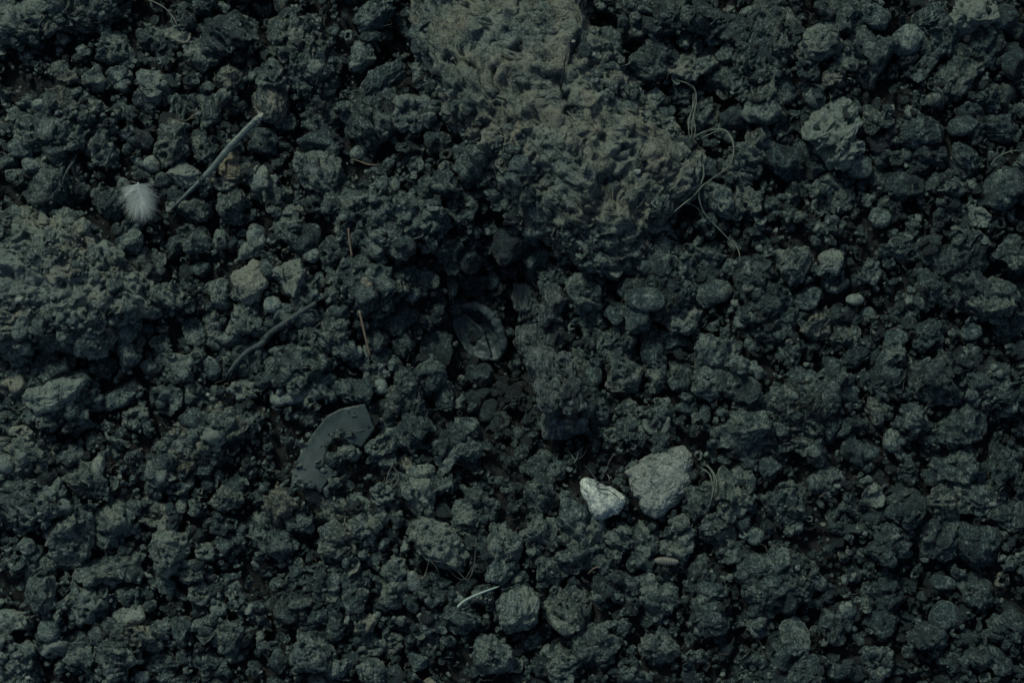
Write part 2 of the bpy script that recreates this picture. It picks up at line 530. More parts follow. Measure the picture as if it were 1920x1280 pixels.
def ring_piece(r, ry_, seed, fine=True):
    k = ry_ / r
    nu, nv = (72, 18) if fine else (18, 8)
    rt = r * (0.26 + 0.1 * ((seed * 13) % 7) / 7)
    arc = 1.0 if seed % 3 else 0.82
    V, F = torus(r - rt, rt, nu, nv, seed, arc, k)
    parts = [(V, F)]
    if fine:
        Vb, Fb = clod(4, (r - rt) * 1.02, (r - rt) * k * 1.02, r * 0.45, seed + 3, 'rough')
        Vb[:, 2] -= r * 0.42; parts.append((Vb, Fb))
        if seed % 2:
            V2, F2 = torus(r * 0.38, r * 0.13, 40, 10, seed + 5, 0.85, k)
            V2[:, 0] += r * 0.08; V2[:, 2] -= r * 0.02; parts.append((V2, F2))
    return merge(parts)

def tube(points, radii, nv=8, flat=1.0, jitter=0.0, seed=0, sub=6):
    """smooth tube through points (px, y up, z)"""
    P = np.array(points, float)
    n = len(P)
    t = np.linspace(0, n - 1, (n - 1) * sub + 1)
    # Catmull-Rom
    Q = []
    Pe = np.vstack([2 * P[0] - P[1], P, 2 * P[-1] - P[-2]])
    for tt in t:
        i = min(int(tt), n - 2); f = tt - i
        a, b, c, d = Pe[i], Pe[i + 1], Pe[i + 2], Pe[i + 3]
        Q.append(0.5 * ((2 * b) + (c - a) * f + (2 * a - 5 * b + 4 * c - d) * f * f + (3 * b - a - 3 * c + d) * f ** 3))
    Q = np.array(Q)
    rad = np.interp(t, np.arange(n), radii)
    if jitter: rad = rad * (1 + jitter * fbm(Q / 12.0 + seed, seed, 2)); 
    T = np.gradient(Q, axis=0); T /= np.linalg.norm(T, axis=1)[:, None] + 1e-9
    up = np.array([0, 0, 1.0])
    A = np.cross(T, up); ln = np.linalg.norm(A, axis=1)[:, None]; A = np.where(ln > 1e-3, A / (ln + 1e-9), np.array([1.0, 0, 0]))
    B = np.cross(A, T)
    v = np.linspace(0, 2 * math.pi, nv, endpoint=False)
    V = (Q[:, None, :] + rad[:, None, None] * (np.cos(v)[None, :, None] * A[:, None, :] + flat * np.sin(v)[None, :, None] * B[:, None, :]))
    m = len(Q)
    V = V.reshape(-1, 3)
    F = []
    for i in range(m - 1):
        for j in range(nv):
            a = i * nv + j; b = i * nv + (j + 1) % nv; c = (i + 1) * nv + (j + 1) % nv; d = (i + 1) * nv + j
            F.append((a, b, c)); F.append((a, c, d))
    V = np.vstack([V, Q[0], Q[-1]]); e0, e1 = m * nv, m * nv + 1
    for j in range(nv):
        F.append((e0, (j + 1) % nv, j)); F.append((e1, (m - 1) * nv + j, (m - 1) * nv + (j + 1) % nv))
    return V, np.array(F)

def gh(px, py):
    iy, ix = cells(np.array([float(px)]), np.array([float(py)]))
    i, j = int(iy[0]), int(ix[0])
    return float(H[max(i - 2, 0):i + 3, max(j - 2, 0):j + 3].max())

def painted_shade(x, y):
    """shade of the hollow and fall-off of light to the right, painted into the tone"""
    d = 0.31 * math.exp(-((x - 935) ** 2 + (y - 630) ** 2) / 190.0 ** 2)  # shade inside the central hollow, put into the soil colour
    d += 0.11 * max(0.0, min(1.0, (x - 1150) / 600.0)) + 0.07 * max(0.0, min(1.0, (y - 1000) / 280.0)) * (x > 500)  # dimmer light to the right and lower edge, put into the colour too
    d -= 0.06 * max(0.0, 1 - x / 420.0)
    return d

# ------------------------------------------------------------------ ground sheet
def build_ground():
    xs = np.concatenate([[-6000, -3000, -1200, -600], np.arange(-MG, 1920 + MG, 8), [2500, 3200, 5000, 8000]]).astype(float)
    ys = np.concatenate([[-6000, -3000, -1200, -600], np.arange(-MG, 1280 + MG, 8), [1900, 2600, 4500, 7000]]).astype(float)
    X, Y = np.meshgrid(xs, ys)
    iy, ix = cells(X.ravel(), Y.ravel())
    Z = H0[iy, ix]
    P = np.stack([X.ravel(), Y.ravel(), Z], 1)
    f1, _ = worley(P / 24.0, 5)
    Z = Z - 14 + 14 * (0.5 - f1) + 6 * ridged(P / 15.0, 8, 3)
    V = np.stack([(X.ravel() - 960) * S, (640 - Y.ravel()) * S, Z * S], 1)
    nx, ny = len(xs), len(ys)
    I, J = np.meshgrid(np.arange(ny - 1), np.arange(nx - 1), indexing='ij')
    a = (I * nx + J).ravel(); b = a + 1; c = a + nx + 1; d = a + nx
    F = np.stack([a, d, c, b], 1)
    o = link('ground', to_mesh('ground', V, F, M['ground'], 0.35, 0.2))
    tag(o, 'dark moist soil bed beneath the loose crumbs and clods', kind='structure')
build_ground()

# ------------------------------------------------------------------ catalogue of named pieces
things = []      # (x, y, r, name, category, descr, object, explicit label or None)

def put(name, V, F, cx, cy, z, mat, tone, warm, cat, label=None, descr='', r=20, mask=2, group=None, do_stamp=True, tonevar=True):
    base = float(V[:, 2].min())
    o_loc = world_of(cx, cy, z)
    tones = 0.49 + (min(tone, 0.66 if mat is M['smooth'] else 2) - 0.46) * 1.6 - painted_shade(cx, cy) * 1.1
    if tonevar:
        P = V + np.array([cx, cy, 0])
        tones = tones + (0.34 * fbm(P / 75.0, 4, 3) if mask == 1 else 0.07 * fbm(P / 30.0, 4, 2))
        if mask == 1: warm = warm + 0.8 * fbm(P / 90.0, 44, 2)
    sd = rng.uniform(-3, 3, 3)
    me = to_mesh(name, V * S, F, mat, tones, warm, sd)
    o = link(name, me)
    o.location = o_loc
    if do_stamp: stamp(V, cx, cy, z, mask)
    things.append(dict(x=cx, y=cy, r=r, name=name, cat=cat, descr=descr, o=o, label=label, group=group, tone=tone, warm=float(np.mean(warm))))
    return o

# --- broad lumps, traced outlines: (centre, outline, height, tone, warm, style, label)
LUMPS = [
    ((1035, 235), [(790, -60), (1095, -60), (1100, 55), (1140, 80), (1152, 118), (1192, 160), (1212, 205), (1295, 258), (1322, 300), (1308, 352), (1250, 402), (1222, 450),
                   (1228, 482), (1180, 502), (1130, 522), (1082, 482), (1040, 452), (985, 440), (958, 400), (905, 352), (872, 300), (850, 240), (810, 180), (788, 130), (772, 60)],
     88, 0.64, 0.30, 'broad grey-brown mound of caked soil, the largest lump, reaching down from the top edge', 7),
    ((80, 530), [(-90, 400), (60, 405), (150, 420), (205, 460), (242, 500), (272, 550), (287, 590), (240, 622), (205, 645), (165, 660), (120, 642), (60, 652), (-90, 650)],
     78, 0.69, 0.10, 'large rounded mound of compacted pale grey soil bulging from the left edge', 7),
    ((95, 25), [(-80, -70), (235, -70), (228, 38), (185, 58), (150, 62), (100, 56), (70, 78), (20, 92), (-80, 85)], 44, 0.52, 0.08, 'blurred lump of crusted soil filling the top left corner', 6),
    ((112, 235), [(45, 190), (75, 180), (110, 166), (150, 176), (186, 202), (192, 240), (172, 270), (132, 300), (90, 300), (45, 272), (38, 230)], 38, 0.44, 0.10,
     'broad dull grey clod below the top left corner lump, carrying a pale nub', 6),
    ((724, 405), [(610, 380), (650, 350), (720, 335), (780, 368), (832, 388), (840, 440), (810, 470), (760, 466), (700, 476), (660, 455), (625, 420)], 40, 0.56, 0.06,
     'flattish pale-topped clod between the big top mound and the brown stick', 6),
    ((1425, 125), [(1365, 60), (1400, 10), (1450, -10), (1485, 40), (1492, 105), (1462, 150), (1466, 222), (1420, 232), (1372, 175)], 40, 0.44, 0.15,
     'tall ragged clump of crumbly soil standing right of the wispy root bundle', 6),
    ((60, 745), [(-70, 690), (60, 672), (130, 690), (182, 715), (170, 765), (120, 790), (60, 800), (-70, 810)], 36, 0.50, 0.02, 'wedge of layered soil just beneath the left edge mound', 6),
    ((55, 850), [(-70, 815), (40, 805), (100, 830), (110, 865), (60, 900), (-70, 900)], 40, 0.56, 0.05, 'pale crusty lump on the left edge with an oval hollow in its top', 6),
    ((70, 940), [(-70, 900), (40, 885), (105, 905), (133, 940), (105, 975), (55, 998), (10, 985), (-70, 975)], 44, 0.48, 0.02, 'big slab-like clod at the lower left edge with one white speck', 6),
    ((390, 825), [(285, 850), (330, 808), (380, 770), (430, 752), (497, 762), (490, 795), (440, 822), (415, 850), (345, 898), (290, 912)], 34, 0.50, 0.35,
     'long brown woody clump slanting up towards the dark twig, left of the torn leaf', 6),
    ((600, 660), [(565, 590), (610, 580), (650, 600), (645, 650), (615, 690), (580, 730), (530, 735), (490, 720), (495, 670), (550, 640)], 34, 0.44, 0.12,
     'lumpy heap of matted soil left of the lower end of the brown stick', 6),
    ((672, 548), [(612, 545), (640, 500), (690, 490), (740, 520), (770, 545), (725, 590), (680, 595), (630, 580)], 36, 0.45, 0.04, 'crumbly soil clump resting across the middle of the brown stick', 6),
    ((652, 1000), [(588, 1022), (610, 1000), (648, 976), (664, 950), (706, 964), (712, 1000), (702, 1040), (680, 1047), (660, 1026), (630, 1047), (600, 1038)], 42, 0.66, 0.03,
     'pale knobbly clump of soil directly below the torn leaf', 6),
    ((822, 1020), [(767, 1002), (775, 980), (806, 970), (842, 984), (866, 1010), (875, 1045), (862, 1070), (830, 1062), (800, 1048), (782, 1034)], 38, 0.62, 0.12,
     'sharp-edged flat-topped grey clod with fine roots below it, lower centre', 6),
    ((1235, 560), [(1165, 600), (1175, 560), (1160, 535), (1210, 490), (1250, 455), (1300, 480), (1310, 530), (1300, 580), (1270, 600), (1230, 585)], 40, 0.42, 0.08,
     'knotted dark clump tucked under the lower right flank of the big top mound', 6),
    ((1415, 560), [(1380, 500), (1420, 480), (1455, 500), (1480, 545), (1468, 595), (1440, 640), (1400, 630), (1375, 570)], 42, 0.40, 0.10, 'tall dull clod right of centre below the end of the curling root', 6),
    ((1500, 770), [(1432, 750), (1480, 718), (1540, 700), (1592, 680), (1584, 720), (1568, 770), (1538, 800), (1530, 850), (1480, 842), (1440, 812)], 44, 0.52, 0.08,
     'large rough upright clod with a pale crest, right of centre', 6),
    ((1110, 775), [(1060, 740), (1100, 725), (1150, 740), (1170, 770), (1160, 810), (1110, 830), (1065, 815), (1050, 780)], 34, 0.46, 0.06, 'pitted lump between the dark bark and the pale speckled stone', 6),
    ((1860, 735), [(1790, 700), (1850, 680), (1910, 700), (1990, 700), (1990, 790), (1900, 785), (1840, 765), (1795, 745)], 38, 0.46, 0.02, 'wide ridged lump at the right edge below the middle', 6),
    ((1475, 1085), [(1395, 1110), (1410, 1050), (1450, 1020), (1510, 1040), (1532, 1080), (1515, 1130), (1470, 1145), (1420, 1142)], 42, 0.46, 0.05,
     'large grainy clod right of the ridged pupa in the lower right', 6),
    ((1325, 1130), [(1285, 1080), (1310, 1060), (1350, 1080), (1370, 1130), (1360, 1190), (1320, 1200), (1290, 1170)], 38, 0.32, 0.0, 'smooth dark humped clod below the ridged pupa', 6),
    ((1440, 1255), [(1370, 1260), (1390, 1225), (1440, 1210), (1500, 1220), (1540, 1260), (1530, 1340), (1380, 1340)], 38, 0.42, 0.1, 'streaked lump cut by the bottom edge, right of centre', 6),
    ((1212, 800), [(1165, 790), (1190, 765), (1235, 760), (1255, 790), (1252, 825), (1215, 838), (1175, 850)], 32, 0.50, 0.05, 'crumbly clod sitting right on top edge of the pale speckled stone', 6),
    ((600, 1120), [(500, 1130), (540, 1080), (600, 1045), (680, 1050), (700, 1090), (680, 1140), (640, 1185), (580, 1180), (530, 1165)], 36, 0.42, 0.06,
     'broad blurred heap of fused crumbs below the pale knobbly clump', 6),
    ((250, 1195), [(190, 1190), (240, 1165), (300, 1175), (300, 1205), (265, 1225), (225, 1262), (195, 1250)], 34, 0.52, 0.05, 'spreading pale grey clod with a smooth top near the bottom left', 6),
    ((30, 1240), [(-70, 1200), (20, 1195), (65, 1225), (70, 1265), (40, 1340), (-70, 1340)], 38, 0.55, 0.02, 'rounded pale clod in the bottom left corner', 6),
    ((567, 115), [(505, 60), (545, 30), (590, 28), (620, 80), (640, 130), (620, 180), (585, 195), (545, 165), (520, 120)], 40, 0.44, 0.18, 'craggy brownish soil clump left of the dark gap at the top', 6),
    ((1210, 45), [(1150, 20), (1180, -60), (1290, -60), (1300, 20), (1280, 60), (1220, 70), (1170, 50)], 34, 0.38, 0.0, 'matted dark lump across the black gap from the big top mound', 6),
]
order = [0, 1]
seed = 100
for i, (c, poly, h, tone, warm, label, lv) in enumerate(LUMPS):
    seed += 13
    fn = outline_fn(poly, c)
    key = c == (822, 1020)
    V, F = clod(lv, 1, 1, h, seed, 'pit' if key else 'agg', fn, zcut=-0.25, plateau=0.6 if key else 0.72)
    rr = float(np.mean([np.hypot(x - c[0], y - c[1]) for x, y in poly]))
    base = local_height(c[0], c[1], rr * 0.6, 50)
    big = i in (0, 1)
    put('soil_mound' if big else 'soil_clump', V, F, c[0], c[1], base - (-8 if key else 4), M['soil'], tone, warm, 'soil mound' if big else 'soil clump', label, r=rr, mask=3 if key else 1)

# ------------------------------------------------------------------ crumbs: shared shapes
PROTO = []
def build_protos(level, nring):
    out = []
    for k in range(46):
        st = ['rough', 'flake', 'pit', 'block', 'rough', 'wood', 'flake', 'rough'][k % 8]
        a = 1.0; b = 0.62 + 0.38 * ((k * 7) % 11) / 11; c = 0.75
        if st == 'flake': c = 0.16; b *= 0.8
        if st == 'wood': b *= 0.75
        V, F = clod(level, 20 * a, 20 * b, 20 * c * b, 500 + k * 7, st, zcut=-0.2)
        out.append((V / 20.0, F, 2.2 if st == 'flake' else 1.0))
    for k in range(4):
        V, F = ring_piece(20, 15, 900 + k * 5, False)
        V[:, 2] += 2
        out.append((V / 20.0, F, 1.0))
    return out
P_FINE = build_protos(3, 8)
P_SMALL = [p for p in build_protos(2, 8)[:46]]
print('protos', np.mean([len(p[1]) for p in P_FINE]), np.mean([len(p[1]) for p in P_SMALL]))

crumb_V, crumb_F, crumb_t, crumb_w, crumb_s = [], [], [], [], []
crumb_n = 0
ncr = 0
def add_crumb(proto, x, y, z, r, tone, warm, tilt=0.5):
    global crumb_n, ncr
    V, F, tf = proto
    tilt *= tf
    a = rng.uniform(0, 2 * math.pi)
    V = rot2(V, a) * r
    # small tilt
    t1, t2 = rng.normal(0, tilt * 0.5, 2)
    t1 = max(-1.1, min(1.1, t1)); t2 = max(-1.1, min(1.1, t2))
    W = V.copy()
    c, s = math.cos(t1), math.sin(t1)
    W[:, 1], W[:, 2] = c * V[:, 1] - s * V[:, 2], s * V[:, 1] + c * V[:, 2]
    V = W.copy()
    c, s = math.cos(t2), math.sin(t2)
    V[:, 0], V[:, 2] = c * W[:, 0] + s * W[:, 2], -s * W[:, 0] + c * W[:, 2]
    X, Y, Z = world_of(x, y, z)
    crumb_V.append(V * S + np.array([X, Y, Z])); crumb_F.append(F + crumb_n)
    n = len(V); crumb_n += n
    crumb_t.append(np.full(n, tone)); crumb_w.append(np.full(n, warm)); crumb_s.append(np.tile(rng.uniform(-3, 3, 3), (n, 1)))
    ncr += 1

def deposit(x, y, r, q=0.35):
    """settle a round grain of radius r on the height plan and return its height"""
    k = int(r / CELL) + 1
    i = int((y + MG) / CELL); j = int((x + MG) / CELL)
    i0, i1, j0, j1 = max(i - k, 0), min(i + k + 1, GH), max(j - k, 0), min(j + k + 1, GW)
    sub = H[i0:i1, j0:j1]
    z = float(sub.mean()) + q * r
    yy = (np.arange(i0, i1) - i)[:, None] * CELL; xx = (np.arange(j0, j1) - j)[None, :] * CELL
    d2 = r * r * 0.85 - xx * xx - yy * yy
    cap = np.where(d2 > 0, z + 0.7 * np.sqrt(np.maximum(d2, 0)), -1e9)
    H[i0:i1, j0:j1] = np.maximum(sub, cap)
    return z

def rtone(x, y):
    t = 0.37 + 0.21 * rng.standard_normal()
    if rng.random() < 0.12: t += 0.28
    return t - painted_shade(x, y)

def rwarm():
    return max(-0.5, rng.normal(-0.22, 0.28))

CHIPS = []
def scatter(n, rmin, rmax, p, protos, q, onlump=0.0, onclod=0.0, margin=130):
    k = 0; tries = 0
    while k < n and tries < n * 6:
        tries += 1
        x = rng.uniform(-margin, 1920 + margin); y = rng.uniform(-margin, 1280 + margin)
        i = int((y + MG) / CELL); j = int((x + MG) / CELL)
        mk = MASK[i, j]
        if mk == 1 and rng.random() > onlump: continue
        if mk == 2 and rng.random() > onclod: continue
        if mk == 3 and rng.random() > 0.012: continue
        u = rng.random()
        r = rmin * (rmax / rmin) ** (u ** p)
        if mk and protos is not CHIPS: r = min(r, rmin * 1.9)
        z = deposit(x, y, r, q if not mk else -0.1)
        t = rtone(x, y)
        if mk == 1: t += 0.12
        add_crumb(protos[int(rng.integers(len(protos)))], x, y, z, r, t, rwarm())
        k += 1

scatter(1150, 14, 25, 1.3, P_FINE, 0.15)
scatter(1300, 10, 15, 1.0, P_SMALL, 0.15)

